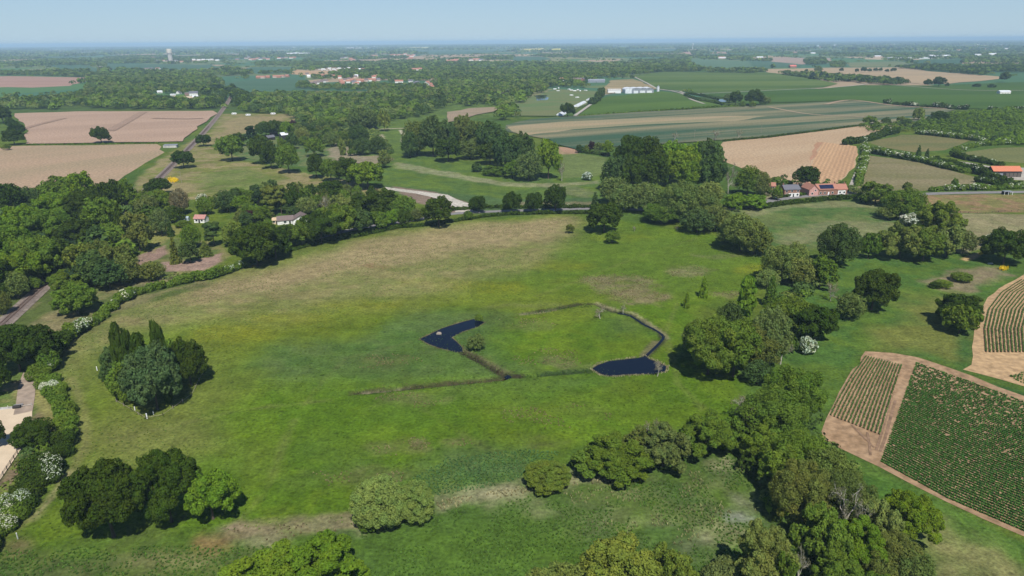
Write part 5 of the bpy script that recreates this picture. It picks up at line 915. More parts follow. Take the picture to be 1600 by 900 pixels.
n1 = far_band(1150, 2600, 15, 11, 14, 34, .545, "hedgerow trees and copses in the middle distance", 41)
n2 = far_band(2600, 6000, 24, 12, 24, 16, .545, "distant woods and hedges towards the horizon", 42)
n3 = far_band(6000, 22000, 75, 15, 75, 8, .52, "hazy farthest woods along the horizon", 43)
print("FAR", n1, n2, n3)
# ------------------------------------------------------------------ hedges
def hedge(label, pts, hgt, wid, tint='M', blossom=0.0, gap=0.0, name="hedge", group="hedges between the fields"):
    W = [G(*p)[:2] for p in pts]; Q = []; 
    for i in range(len(W) - 1):
        L = np.linalg.norm(W[i + 1] - W[i]); k = max(1, int(L / (wid * .45)))
        for j in range(k): Q.append(W[i] + (W[i + 1] - W[i]) * j / k)
    Q.append(W[-1]); Q = np.array(Q); D = depth((*np.mean(Q, 0), 0)); rng = np.random.default_rng(len(Q) + int(pts[0][0]))
    wv = np.convolve(rng.normal(size=len(Q) + 8), np.ones(5) / 2.2, 'same')[4:-4]
    n = len(Q); hv = hgt * np.clip(.9 + .22 * wv + .10 * rng.normal(size=n), .5, 1.35)
    if gap > 0:
        kp = rng.random(n) > gap; Q = Q[kp]; hv = hv[kp]; n = len(Q)
    org = np.array([Q[0][0], Q[0][1]]); Cn = []; R = []
    for i in range(n):
        for s in (-.28, .28):
            q = Q[i] - org + rng.normal(size=2) * wid * .12; r = max(wid * .30, hv[i] * .30) * rng.uniform(.8, 1.15)
            Cn.append((q[0] + s * wid * rng.uniform(.5, 1.2), q[1] + s * wid * rng.uniform(.2, .8), max(r * .8, hv[i] - r))); R.append(r)
            if hv[i] > 1.5 * r: Cn.append((q[0], q[1], hv[i] * .4)); R.append(r)
    lf = max(.32, D * .0021); area = sum(4 * 3.14 * r * r for r in R) * .5; m = int(min(26000, area / (lf * lf * .35) * 1.3))
    root = empty(name, (org[0], org[1], 0)); tag(root, label, "hedge", group)
    V, T, P = cloud(Cn, R, m, lf, rng, .2, .3, .6, .75); o = link("foliage", fastmesh("foliage", V, 4, M_FOL, T), root); o.color = (*TINT[tint], 1)
    if blossom > 0:
        Cn = np.array(Cn); R = np.array(R); f = fbm(Cn[:, 0] / 6 + 50, Cn[:, 1] / 6, int(pts[0][0]) % 50, 3) + rng.normal(size=len(Cn)) * .06; k = (f > np.quantile(f, 1 - blossom)) & (Cn[:, 2] > .40 * hgt)
        if k.sum() > 0:
            V, T, P = cloud(Cn[k] + np.array([0, 0, .12]), R[k] * 1.06, int(m * blossom * .30) + 40, lf * .85, rng, .5, .15, .6, .9); zz = P[:, 2]
            kk = np.repeat(zz > np.quantile(zz, .35), 4); o = link("blossom", fastmesh("blossom", V[kk], 4, M_FOL, T[kk]), root); o.color = (.50, .54, .40, 1)
    return root
hedge("thick hedge curving down left side of the meadow to the big oak", [(380, 418), (355, 428), (330, 436), (300, 441), (270, 447), (235, 455), (210, 463), (185, 476), (163, 492), (148, 507), (120, 523), (102, 537), (88, 552)], 4.2, 4.2, 'M', .22)
hedge("short hedge under the right side of the big oak", [(96, 540), (86, 552), (78, 563), (70, 572)], 4.5, 4.5, 'D', .0)
hedge("blossoming hedge between the curved track and the meadow", [(64, 580), (70, 595), (82, 612), (96, 632), (104, 652), (104, 672), (100, 690)], 3.8, 5.0, 'M', .28)
hedge("tall hedge at bottom left between meadow and arena", [(98, 692), (92, 712), (78, 735), (62, 757), (46, 778), (34, 795)], 4.2, 6.0, 'D', .12)
hedge("white blossoming hedge in the bottom left corner", [(30, 795), (22, 812), (8, 828), (-10, 845), (-40, 880)], 3.8, 6.0, 'M', .50)
hedge("trimmed dark hedge following the lane behind the dry meadow", [(385, 418), (440, 396), (500, 380), (560, 370), (620, 357), (680, 352), (720, 345), (760, 339), (800, 336), (870, 334), (925, 334)], 2.0, 2.4, 'D', .0)
hedge("clipped hedge on far side of the lane", [(700, 330), (760, 325), (830, 325), (900, 325), (930, 324)], 2.0, 3, 'D', .05)
hedge("dark hedge along the near side of the road by the cottages", [(1188, 326), (1230, 319), (1280, 314), (1320, 311), (1345, 309)], 2.4, 5, 'D', 0)
hedge("bright hedge climbing beside the farm track", [(1340, 290), (1346, 270), (1350, 250), (1352, 240), (1350, 232)], 5, 6, 'M', .35)
hedge("broad hedge on the upper corner of the tan field", [(1320, 226), (1340, 224), (1360, 219), (1380, 213), (1400, 208)], 6, 9, 'D', .05)
hedge("white blossoming hedge below the small tan paddock", [(1358, 238), (1380, 243), (1400, 246), (1420, 250), (1450, 256), (1480, 264), (1510, 270)], 5, 6, 'M', .5)
hedge("thick dark hedge running down to the barn yard", [(1462, 252), (1490, 258), (1520, 268), (1540, 275), (1560, 283), (1578, 288)], 5, 7, 'D', .12)
hedge("white hedge along the lower side of the plantation", [(1432, 209), (1455, 212), (1485, 215), (1510, 218), (1540, 222)], 4.5, 6, 'M', .7)
hedge("mottled hedge between the two upper paddocks", [(1492, 240), (1510, 232), (1535, 228), (1570, 226), (1600, 224)], 5, 6, 'M', .35)
hedge("dark hedge left of the barn yard", [(1488, 244), (1510, 250), (1535, 254), (1565, 260)], 4, 6, 'D', .15)
hedge("blossoming hedge on the far side of the road at right", [(1455, 299), (1490, 297), (1530, 297), (1565, 296), (1600, 294)], 3.6, 5, 'M', .6)
hedge("hedge by the right edge below the barn yard", [(1530, 285), (1560, 290), (1600, 293)], 4, 6, 'D', .1)
for i, (lb, p) in enumerate((("leftmost white topped hedge bush row below the barley", [(1382, 163), (1388, 163.5)]), ("second white topped hedge row below the barley", [(1398, 164), (1412, 165.5), (1430, 167)]), ("third white topped hedge row below the barley", [(1441, 168), (1460, 169), (1490, 171)]), ("fourth white topped hedge row below the barley", [(1498, 171), (1510, 171.5)]), ("rightmost white topped hedge row below the barley", [(1548, 173), (1566, 174), (1580, 174), (1600, 175)]))):
    hedge(lb, p, 6.5, 8, 'D', .5)
hedge("thin straggling hedge along the striped field", [(905, 182), (960, 178), (1040, 173), (1100, 168.5), (1160, 165)], 2.0, 3, 'M', .0, .3)
hedge("dark hedge winding beside the small pale pond", [(1070, 149), (1078, 154), (1095, 158), (1115, 161), (1130, 165)], 4, 5, 'D', 0)
hedge("upper dark hedge winding to the small pale pond", [(1076, 147), (1095, 150), (1110, 153), (1122, 156)], 3, 4, 'D', 0)
hedge("hedge beside the white tunnels", [(925, 164), (932, 158), (938, 152), (940, 146)], 8, 10, 'D', 0)
hedge("clipped lawn hedge in front of the tan band", [(905, 238), (930, 241), (950, 243)], 2.2, 4, 'D', 0)
hedge("low dark hedge between the two ploughed fields", [(40, 227), (120, 226), (200, 225), (250, 224)], 1.0, 1.6, 'M', 0, .25)
hedge("bushy belt between ploughed field and stubble at right", [(1250, 119), (1290, 122), (1310, 124), (1325, 127)], 7, 12, 'D', .05)
hedge("dark low hedge on the edge of the upper barley", [(1222, 117), (1245, 120), (1270, 123)], 3, 5, 'D', 0)
hedge("dark boundary line under the striped cereal field", [(1130, 221), (1200, 215), (1280, 205), (1350, 196)], 1.6, 3, 'D', 0, .2)
hedge("garden hedge in front of the left cottages", [(1222, 309), (1245, 306), (1262, 304), (1300, 301)], 1.6, 2, 'D', 0)
label_trees()
# ------------------------------------------------------------------ rough vegetation built as tufts
BRI = 1.45    # thin upright blades catch less sun than a level sward of the same leaf colour
def tufts(name, pts, h, wd, col, label, blades=7, cat='grass', var=.3, lean=.35):
    n = len(pts)
    if n == 0: return
    rng = np.random.default_rng(n + 7); a = rng.uniform(0, 6.283, (n, blades)); r = rng.uniform(.1, .5, (n, blades)) * wd
    hh = h * rng.uniform(.6, 1.25, (n, blades)); bx = pts[:, 0, None] + np.cos(a) * r * .6; by = pts[:, 1, None] + np.sin(a) * r * .6
    tx = bx + np.cos(a) * hh * lean * rng.uniform(.3, 1, (n, blades)); ty = by + np.sin(a) * hh * lean
    pw = wd * .28; ca = np.cos(a + 1.57) * pw; sa = np.sin(a + 1.57) * pw; z = np.zeros_like(bx)
    V = np.stack([np.stack([bx - ca, by - sa, z], -1), np.stack([bx + ca, by + sa, z], -1), np.stack([tx, ty, hh], -1)], 2).reshape(-1, 3)
    T = np.repeat((np.array(col) * BRI * np.ones((n, 3)) * rng.uniform(1 - var, 1 + var, (n, 1)))[:, None], blades, 1) * rng.uniform(.8, 1.2, (n, blades, 1))
    o = link(name, fastmesh(name, V, 3, M_FOL, np.repeat(T.reshape(-1, 3), 3, 0))); tag(o, label, cat, kind='stuff'); return o
def scatter(poly, sp, thr=0.0, nsc=10, seed=3):
    p = wpoints(poly, sp); f = fbm(p[:, 0] / nsc, p[:, 1] / nsc, seed, 4); return p[f > thr]
MARSH = [(0, 862), (200, 852), (400, 855), (560, 830), (700, 798), (850, 772), (1050, 750), (1165, 700), (1185, 800), (1240, 905), (-40, 905)]
tufts("marsh_grass", scatter(MARSH, .8, .42, 7, 4), .32, .7, (.062, .118, .020), "tussocky dark green marsh grass along the bottom")
tufts("dead_reed", scatter([(880, 770), (1060, 745), (1165, 705), (1190, 800), (1150, 850), (950, 850)], .9, .58, 4, 9), .5, .45, (.20, .20, .09), "straw coloured dead reed stems in the marsh")
tufts("dead_reed", scatter([(680, 785), (760, 768), (840, 757), (960, 745), (965, 752), (850, 765), (690, 797)], .8, .40, 4, 9), .5, .6, (.21, .19, .10), "straw coloured reed line beyond the domed sallow")
tufts("dead_reed", scatter([(360, 828), (560, 812), (560, 826), (420, 845), (370, 842)], 1.2, .5, 4, 9), .4, .6, (.14, .115, .065), "brown dead stems left of the domed sallow")
tufts("sedge", scatter([(645, 748), (700, 715), (820, 702), (875, 706), (850, 738), (760, 762), (685, 775)], .75, .2, 6, 5), .30, .7, (.058, .118, .038), "dense blue green sedge patch above the sallow")
tufts("thistle_patch", np.concatenate([scatter(ell(*e), 1.1, .50, 4, 12 + i) for i, e in enumerate([(975, 445, 60, 18), (1000, 465, 45, 12), (940, 437, 38, 8), (1075, 425, 35, 10), (655, 692, 26, 10), (720, 692, 18, 8), (620, 703, 40, 9), (590, 745, 45, 14), (500, 745, 60, 14), (870, 650, 90, 20), (640, 625, 60, 12), (860, 560, 60, 16), (830, 500, 50, 12), (600, 565, 60, 12), (1130, 460, 30, 6)])]), .28, .7, (.15, .125, .065), "brown withered tussocks dotted over the meadow", 6)
allm = scatter(MEADOW, 1.9, .50, 14, 21); tufts("meadow_tussocks", allm, .20, .7, (.070, .112, .020), "small dark grass tussocks scattered across the meadow", 5)
def rim(P, k0, k1, n, rng, lo=0, hi=1):
    W0 = grow(P, k0); W1 = grow(P, k1); out = []
    m = len(P); L = [np.linalg.norm(W0[(i + 1) % m] - W0[i]) for i in range(m)]; tot = sum(L)
    for i in range(m):
        for j in range(int(n * L[i] / tot)):
            t = rng.random(); s = rng.random(); a = W0[i] + (W0[(i + 1) % m] - W0[i]) * t; b = W1[i] + (W1[(i + 1) % m] - W1[i]) * t; out.append(a + (b - a) * s)
    return np.array(out)
rg = np.random.default_rng(5)
tufts("pond_reeds", rim(POND2, .2, 1.1, 260, rg), .5, .4, (.24, .22, .13), "pale dead reeds fringing the oval pond", 5, 'reeds')
tufts("pond_reeds", rim(POND1, .2, 1.0, 200, rg), .4, .4, (.12, .13, .05), "brown reed fringe round the hook shaped pond", 5, 'reeds')
def along(pts, wd, n):
    W = [G(*p)[:2] for p in pts]; L = [np.linalg.norm(W[i + 1] - W[i]) for i in range(len(W) - 1)]; out = []
    for i in range(len(L)):
        for j in range(int(n * L[i] / sum(L))): out.append(W[i] + (W[i + 1] - W[i]) * rg.random() + rg.normal(0, wd, 2))
    return np.array(out)
tufts("ditch_reeds", np.concatenate([along([(725, 546), (752, 560), (785, 580), (800, 586)], 1.4, 30), along([(550, 611), (610, 606), (700, 598), (780, 590)], 1.4, 40), along([(930, 472), (965, 484), (1000, 496), (1020, 508), (1045, 524)], 1.2, 120)]), .28, .4, (.11, .10, .045), "brown reeds lining the meadow ditches", 5, 'reeds')
tufts("ditch_grass", np.concatenate([along([(722, 552), (752, 567), (780, 586)], 1.0, 60), along([(550, 616), (610, 612), (700, 603), (790, 593)], 1.0, 90), along([(820, 492), (880, 482), (925, 478)], .6, 160), along([(822, 588), (870, 584), (920, 579)], .7, 160)]), .28, .4, (.045, .085, .02), "dark green rushes lining the meadow ditches", 6, 'reeds')
tufts("gorse", np.concatenate([scatter(ell(270, 282, 8, 3), 1.5), scatter(ell(1332, 396, 1, 1), 2), scatter(ell(1568, 421, 6, 2), 1.2), scatter(ell(1530, 397, 5, 1.5), 1.5)]), 1.6, 1.6, (.55, .40, .02), "yellow flowering gorse patches", 12, 'gorse')
# ------------------------------------------------------------------ potato rows
def resamp(pts, k):
    W = np.array([G(*p)[:2] for p in pts]); L = np.concatenate([[0], np.cumsum(np.linalg.norm(np.diff(W, axis=0), axis=1))]); t = np.linspace(0, L[-1], k)
    return np.stack([np.interp(t, L, W[:, 0]), np.interp(t, L, W[:, 1])], 1)
def rows(name, left, right, n, sp, wd, h, col, label, thr=.3, nsc=8, seed=1, blades=9, ridge=True, tg=0.0):
    A = resamp(left, 60); B = resamp(right, 60); P = []; V = []; F = []; TT = []
    for i in range(n):
        t = i / (n - 1); R = A + (B - A) * t; L = np.concatenate([[0], np.cumsum(np.linalg.norm(np.diff(R, axis=0), axis=1))]); k = int(L[-1] / sp); tt = np.linspace(0, L[-1], k)
        x = np.interp(tt, L, R[:, 0]); y = np.interp(tt, L, R[:, 1]); P.append(np.stack([x, y], 1)); TT.append(np.full(k, t))
        if ridge:      # raised soil ridge under each row
            i0 = len(V)
            for j in range(60):
                d = R[min(j + 1, 59)] - R[max(j - 1, 0)]; d /= np.linalg.norm(d); nn = np.array([-d[1], d[0]])
                for s, z in ((-.48, 0.01), (-.18, .26), (.18, .26), (.48, .01)): q = R[j] + nn * s * wd * 1.4; V.append((q[0], q[1], z + .2))
            for j in range(59):
                for s in range(3): a = i0 + j * 4 + s; F.append((a, a + 1, a + 5, a + 4))
    P = np.concatenate(P); P = P + np.random.default_rng(seed).normal(0, sp * .12, P.shape); f = fbm(P[:, 0] / nsc, P[:, 1] / nsc, seed, 4); g = fbm(P[:, 0] / 1.7, P[:, 1] / 1.7, seed + 3, 2); TT = np.concatenate(TT); rk = np.random.default_rng(seed + 1).random(len(P)); P = P[(rk * .55 + g * .25 + f * .2) > thr + tg * (1 - TT) ** 1.5]
    if ridge:
        o = link("soil_ridges", poly_mesh("soil_ridges", V, F, SM)); tag(o, "sandy ridges under the " + label, "soil", kind='stuff')
    o = tufts(name, P, h, wd, col, label, blades, 'crop', .25, .6); o.location.z = .42 if ridge else .10
PC = (.055, .120, .026)
rows("potato_rows", [(1353, 558), (1330, 590), (1312, 622), (1298, 650)], [(1408, 572), (1395, 610), (1384, 645), (1374, 680)], 14, .42, .42, .34, PC, "widely spaced potato rows in the sandy near field", .22)
rows("potato_rows", [(1596, 438), (1565, 458), (1545, 484), (1538, 515), (1541, 551)], [(1722, 438), (1690, 458), (1665, 484), (1655, 515), (1658, 551)], 21, .45, .45, .36, PC, "curved potato rows at the right edge", .22, 8, 2)
rows("potato_rows", [(1432, 568), (1500, 592), (1600, 629), (1740, 680)], [(1378, 722), (1480, 778), (1600, 830), (1760, 905)], 62, .30, .95, .36, (.044, .104, .020), "dense potato rows filling the lower right field", .17, 9, 6, 7, False, .26)
rows("potato_rows", [(1580, 588), (1600, 583), (1700, 590)], [(1580, 590), (1600, 600), (1700, 632)], 8, .8, .7, .5, PC, "short potato rows on the sandy headland at the right edge", .4, 8, 9, 7, False)
# ------------------------------------------------------------------ railway
RW = [(-60, 548), (0, 515), (40, 480), (76, 449), (110, 415), (160, 365), (205, 318), (245, 279), (272, 253), (300, 225), (322, 202), (338, 186), (350, 170), (357, 158), (362, 148)]
# straighten on the ground with a smooth cubic
Wr = np.array([G(*p)[:2] for p in RW]); tt = Wr[:, 1]; co = np.polyfit(tt, Wr[:, 0], 2, w=1 / np.sqrt(tt)); yy = np.linspace(tt.min(), tt.max(), 120); RC = np.stack([np.polyval(co, yy), yy], 1)
for p_ in RW: print("rail", p_, [round(float(v)) for v in proj((np.polyval(co, G(*p_)[1]), G(*p_)[1], 0))[:2]])
strip("railway_bed", RC[::4], 7.4, field_mat((.23, .19, .155), (.17, .14, .115), 0, .3, 2), "wide grey gravel bed of the railway", "railway bed", z=.16, world=True)
def ribbon(c, offs, z):
    V = []; F = []; m = len(offs)
    for i in range(len(c)):
        d = c[min(i + 1, len(c) - 1)] - c[max(i - 1, 0)]; d /= np.linalg.norm(d); nn = np.array([-d[1], d[0]])
        for o_, zz in zip(offs, z): q = c[i] + nn * o_; V.append((q[0], q[1], zz))
    for i in range(len(c) - 1):
        for s in range(m - 1): a = i * m + s; F.append((a, a + m, a + m + 1, a + 1))
    return V, F
root = empty("railway_track", (RC[0][0], RC[0][1], 0)); tag(root, "single rusty railway track running diagonally past the left wood", "railway track")
def child(name, V, F, mat):
    V = [(v[0] - RC[0][0], v[1] - RC[0][1], v[2]) for v in V]; return link(name, poly_mesh(name, V, F, mat), root)
V, F = ribbon(RC, [-2.2, -1.4, 1.4, 2.2], [.17, .5, .5, .17]); child("ballast", V, F, M_BALLAST)
for s in (-.75, .75):
    V, F = ribbon(RC, [s - .12, s - .12, s + .12, s + .12], [.5, .70, .70, .5]); child("rail", V, F, M_STEEL)
mb = MB(); L = np.concatenate([[0], np.cumsum(np.linalg.norm(np.diff(RC, axis=0), axis=1))])
for t in np.arange(0, 700, .8):
    x = np.interp(t, L, RC[:, 0]); y = np.interp(t, L, RC[:, 1]); x2 = np.interp(t + 1, L, RC[:, 0]); y2 = np.interp(t + 1, L, RC[:, 1]); d = np.array([x2 - x, y2 - y]); d /= np.linalg.norm(d); nn = np.array([-d[1], d[0]])
    c = [np.array([x, y]) + nn * a + d * b for a, b in ((-1.25, -.13), (1.25, -.13), (1.25, .13), (-1.25, .13))]; mb.quad(*[(q[0] - RC[0][0], q[1] - RC[0][1], .56) for q in c])
o = mb.build("sleepers", plain("sleeper", (.10, .07, .055), .9, .1), root); o['kind'] = 'stuff'
# detached cottage with slate roof
p = G(1236, 308); b = empty("cottage", (p[0], p[1] + 4, 0), .12); tag(b, "detached brick cottage with grey slate roof and white lower front", "cottage")
w_, r_ = MB(), MB(); gable(w_, r_, 11, 7.5, 5.2, 7.6); gable(w_, r_, 4.5, 4, 3.2, 4.8, -4, 5.6); w_.build("wall", M_BRICK, b); ro = r_.build("roof", M_SLATE, b)
chimney(b, -5, 0, 6.6, 8.6, ro); chimney(b, 5, 0, 6.6, 8.6, ro)
m = MB(); m.box(-2.5, 5.3, -3.83, -3.76, .2, 2.7); m.build("render_panel", M_WALLW, b)
wins(b, [(-3.9, -3.76, .9, 1.2, 1.3, 'y-'), (-1.2, -3.84, .9, 1.2, 1.3, 'y-'), (4, -3.84, .9, 1.2, 1.3, 'y-'), (-3.9, -3.76, 3.4, 1.2, 1.2, 'y-'), (-.2, -3.76, 3.4, 1.2, 1.2, 'y-'), (4, -3.76, 3.4, 1.2, 1.2, 'y-')])
m = MB(); m.box(.6, 1.6, -3.92, -3.84, 0, 2.1); m.build("door", M_BLACKBOARD, b)
# red roofed row
p = G(1288, 305); b = empty("cottage_row", (p[0], p[1] + 4, 0), .10); tag(b, "long red tiled cottage row with black solar panels by the road", "cottage")
w_, r_ = MB(), MB(); gable(w_, r_, 14, 7, 4.0, 7.0, 1.5, 0); gable(w_, r_, 7.5, 6.6, 3.6, 6.6, 12.3, .1); ro = r_.build("roof", M_TILE, b); w_.build("wall", M_BRICK, b)
w2, r2 = MB(), MB(); gable(w2, r2, 11, 6.4, 4.2, 7.2, -8.6, .8, axis='y'); w2.build("gable_wing", M_PINK, b); r2.build("wing_roof", M_TILE, b)
m = MB(); sl = 3.0 / 3.85
m.quad((-3.6, -3.4, 4.32 - .08 + .2), (6.3, -3.4, 4.32 - .08 + .2), (6.3, -.9, 6.55), (-3.6, -.9, 6.55)); m.quad((-3.6, -3.4, 4.1), (6.3, -3.4, 4.1), (6.3, -3.4, 4.44), (-3.6, -3.4, 4.44)); m.build("solar_panels", M_SOLAR, ro)
chimney(b, 8, 0, 6.4, 8.2, ro); chimney(b, 15, 0, 6, 7.8, ro)
m = MB(); m.box(9.5, 15, -3.3, -3.22, .1, 2.8); m.build("render_panel", M_WALLW, b)
wins(b, [(-3, -3.52, .9, 1.2, 1.2, 'y-'), (0, -3.52, .9, 1.2, 1.2, 'y-'), (5.5, -3.52, .9, 1.2, 1.2, 'y-'), (11, -3.32, .9, 1.2, 1.1, 'y-'), (14, -3.32, .9, 1.2, 1.1, 'y-'), (-9.6, -4.72, .9, 1.3, 1.2, 'y-'), (-7.6, -4.72, 3.1, 1.0, 1.0, 'y-')])
m = MB(); m.box(2.2, 3.2, -3.62, -3.5, 0, 2.1); m.build("door", M_WHITEPAINT, b)
def small(name, cat, px_, py_, L, W, e, r, yaw, wm, rm, label, group=None, axis='x', dx=0, windows=True, door=True, chim=False):
    p = G(px_, py_); b = empty(name, (p[0], p[1] + W / 2 * .8, 0), yaw); tag(b, label, cat, group); w_, r_ = MB(), MB(); gable(w_, r_, L, W, e, r, axis=axis); wo_ = w_.build("wall", wm, b); ro = r_.build("roof", rm, b)
    if isinstance(dx, tuple): wo_.color = (*dx, 1)
    fy = -W / 2 if axis == 'x' else -L / 2; fx = L / 2 if axis == 'x' else W / 2
    if windows: wins(b, [(-fx * .5, fy - .01, 1, min(1.2, fx * .4), 1.0, 'y-'), (fx * .5, fy - .01, 1, min(1.2, fx * .4), 1.0, 'y-')])
    if door: m = MB(); m.box(-.5, .5, fy - .1, fy - .01, 0, 2.0); m.build("door", M_BLACKBOARD, b)
    if chim: chimney(b, fx * .5, 0, r - .6, r + 1.0, ro)
    return b
small("cottage", "cottage", 1205, 296, 6, 5, 2.6, 4.6, -.2, M_BRICK, M_TILE, "small red roofed outbuilding left of the detached cottage")
small("shed", "shed", 1252, 300, 3.2, 2.4, 2.0, 2.7, 0.1, M_BLACKBOARD, M_SLATE, "dark garden shed between the two cottages", door=True, windows=False)
# barn
p = G(1574, 277); b = empty("barn", (p[0], p[1] + 5, 0), -.04); tag(b, "black boarded barn with bright orange red tiled roof", "barn")
w_, r_ = MB(), MB(); gable(w_, r_, 21, 8.6, 4.6, 7.6); w_.build("wall", M_BLACKBOARD, b); r_.build("roof", plain("orange_tile", (.52, .18, .10), .8, .2, 4), b)
m = MB(); m.box(-1, 10.2, -4.40, -4.32, .1, 3.2); m.build("open_bay", plain('dark_wood', (.12, .10, .085), .9, .1, 3), b)
for k in range(5): m = MB(); m.box(-1 + k * 2.8 - .12, -1 + k * 2.8 + .12, -4.55, -4.41, 0, 3.6); m.build("post", M_BLACKBOARD, b)
m = MB(); m.box(-6.2, -3.2, -4.44, -4.32, 0, 2.8); m.build("door", M_METALG, b)
# field shelter
p = G(1573, 304); b = empty("field_shelter", (p[0], p[1], 0), 0); tag(b, "small flat roofed field shelter on posts below the barn", "shelter")
m = MB(); m.box(-2.9, 2.9, -1.6, 1.6, 2.2, 2.45); m.build("roof", M_METALG, b)
m = MB(); m.box(-2.8, 2.8, 1.4, 1.5, 0, 2.2); m.build("back_wall", M_BLACKBOARD, b)
for x in (-2.7, 0, 2.7): m = MB(); m.box(x - .1, x + .1, -1.5, -1.3, 0, 2.2); m.build("post", M_WHITEPAINT, b)
# bungalow
p = G(467, 351); b = empty("bungalow", (p[0], p[1] + 5, 0), .30); tag(b, "white bungalow with grey roof among the garden trees", "bungalow")
w_, r_ = MB(), MB(); gable(w_, r_, 10, 9.5, 2.7, 5.4, 0, 0, axis='y'); gable(w_, r_, 9, 7, 2.5, 4.4, -8.8, 1.6); w_.build("wall", M_WALLW, b); r_.build("roof", M_BROWNTILE, b)
wins(b, [(-2.2, -5.02, 1.0, 1.5, 1.1, 'y-'), (2.2, -5.02, 1.0, 1.5, 1.1, 'y-'), (-9, -1.93, 1.0, 1.5, 1.0, 'y-')])
m = MB(); m.box(-6.8, -5.8, -2.02, -1.9, 0, 2.0); m.build("door", M_BLACKBOARD, b)
small("garage", "garage", 432, 350, 6, 5, 2.4, 3.4, .2, plain("cream_render", (.62, .5, .33)), plain("tan_felt", (.50, .38, .24)), "cream flat looking garage at the left of the white bungalow")
small("shed", "shed", 313, 348, 6.5, 5, 2.6, 4.3, -.1, M_WALLW, plain("pink_tile", (.40, .20, .17)), "white walled shed with pinkish roof near the heather garden")
p = G(285, 346); b = empty("greenhouse", (p[0], p[1] + 1.5, 0), .05); tag(b, "glass greenhouse beside the pink roofed shed", "greenhouse"); w_, r_ = MB(), MB(); gable(w_, r_, 7, 3, 1.7, 2.6, ov=.05); w_.build("glass_wall", M_GREENHOUSE, b); r_.build("glass_roof", M_GREENHOUSE, b); m = MB()
for k in range(8): m.box(-3.5 + k - .04, -3.5 + k + .04, -1.56, -1.52, 0, 1.75)
m.build("frame", M_WHITEPAINT, b)
small("barn", "barn", 421, 219, 9, 6, 3, 5, .9, M_BLACKBOARD, M_SLATE, "dark farm building beside the tall white roofed shed", windows=False)
small("shed", "shed", 427, 211, 8, 5, 3, 4.6, 0, M_BRICK, plain("tan_tile", (.45, .30, .22)), "tan roofed shed behind the dark farm building", windows=False)
small("tall_shed", "shed", 443, 218, 8, 5.5, 5, 7.4, .8, M_BLACKBOARD, M_METALW, "tall shed with white roof left of the scrub", windows=False)
p = G(265, 231); b = empty("livestock_shed", (p[0], p[1] + 3, 0), .1); tag(b, "low grey roofed shed beside the railway crossing", "shed"); m = MB(); m.box(-6.5, 6.5, -2.8, 2.8, 0, 2.4); m.build("wall", M_CONC, b); m = MB()
for k in range(9): x0 = -6.7 + k * 1.49; m.quad((x0, -3, 2.45), (x0 + 1.49, -3, 2.45), (x0 + 1.49, 3, 3.0), (x0, 3, 3.0)); m.quad((x0 + 1.3, -3, 2.52), (x0 + 1.44, -3, 2.52), (x0 + 1.44, 3, 3.08), (x0 + 1.3, 3, 3.08))
m.build("roof", M_METALG, b)
# caravans and vans
def caravan(px_, py_, label, group=None, L=6.5, yaw=0, proto=[]):
    p = G(px_, py_)
    if not proto:
        b = empty("caravan", (0, 0, 0)); m = MB(); pr = [(-L / 2, .5), (-L / 2 - .25, 1.3), (-L / 2 + .3, 2.7), (L / 2 - .3, 2.7), (L / 2 + .25, 1.3), (L / 2, .5)]
        i = len(m.V); m.V += [(x, -1.15, z) for x, z in pr] + [(x, 1.15, z) for x, z in pr]; m.F += [tuple(range(6)), tuple(range(11, 5, -1))] + [(k, (k + 1) % 6, (k + 1) % 6 + 6, k + 6) for k in range(6)]
        m.build("body", M_WHITEPAINT, b)
        for x in (-1.8, 1.4): g_ = MB(); g_.box(x - .6, x + .6, -1.2, -1.151, 1.4, 2.1); g_.build("window", M_GLASS, b)
        for s in (-1, 1): g_ = MB(); g_.tube([(0, s * 1.1 - .1, .35), (0, s * 1.1 + .1, .35)], [.35, .35], 10); g_.build("wheel", M_BLACKBOARD, b)
        proto.append(b)
    else:
        q = proto[0]; b = q.copy(); COL.objects.link(b)
        for c in q.children: d = c.copy(); COL.objects.link(d); d.parent = b
    b.location = (p[0], p[1], 0); b.rotation_euler = (0, 0, yaw); tag(b, label, "caravan", group); return b
for (x, y, yw, lb) in ((366, 179, .2, "left of the two white caravans beside the railway field"), (388, 181, 0, "right of the two white caravans beside the railway field"), (427, 179, 0, "white caravan at the far hedge of the olive paddock")): caravan(x, y, lb, yaw=yw)
for i, (x, y) in enumerate([(867, 140), (872, 143), (873, 138.5), (889, 140.5), (893, 142), (898, 143), (903, 141.5), (906, 143), (915, 142.5)]): caravan(x, y, "white caravan among the cluster on the caravan field", "caravans on the caravan field", yaw=i * .7)
caravan(893, 150, "white caravan alone on the caravan field, nearer one"); caravan(902, 153.5, "white caravan alone on the caravan field, closest to the tunnels")
# polytunnels
def tunnel(px_, py_, yaw, L, W, hh, label, group, mat=M_PLASTIC, name="polytunnel", cat="polytunnel"):
    p = G(px_, py_); b = empty(name, (p[0], p[1], 0), yaw); tag(b, label, cat, group); m = MB(); n = 9
    prof = [(math.cos(math.pi * k / (n - 1)) * W / 2, math.sin(math.pi * k / (n - 1)) * hh) for k in range(n)]
    for k in range(n - 1): (a, c), (d, e) = prof[k], prof[k + 1]; m.quad((a, -L / 2, c), (a, L / 2, c), (d, L / 2, e), (d, -L / 2, e))
    m.build("cover", mat, b); e_ = MB()
    for s in (-1, 1): e_.quad(*[(x, s * L / 2, z) for x, z in prof])
    e_.build("end_wall", M_METALW, b); h_ = MB()
    for k in range(int(L / 6) + 1): y0 = -L / 2 + k * 6; h_.tube([(x * 1.01, y0, z * 1.01) for x, z in prof], [.09] * n, 4)
    h_.build("hoop", M_METALG, b); return b
ta = fa((872, 181), (925, 155)) - math.pi / 2
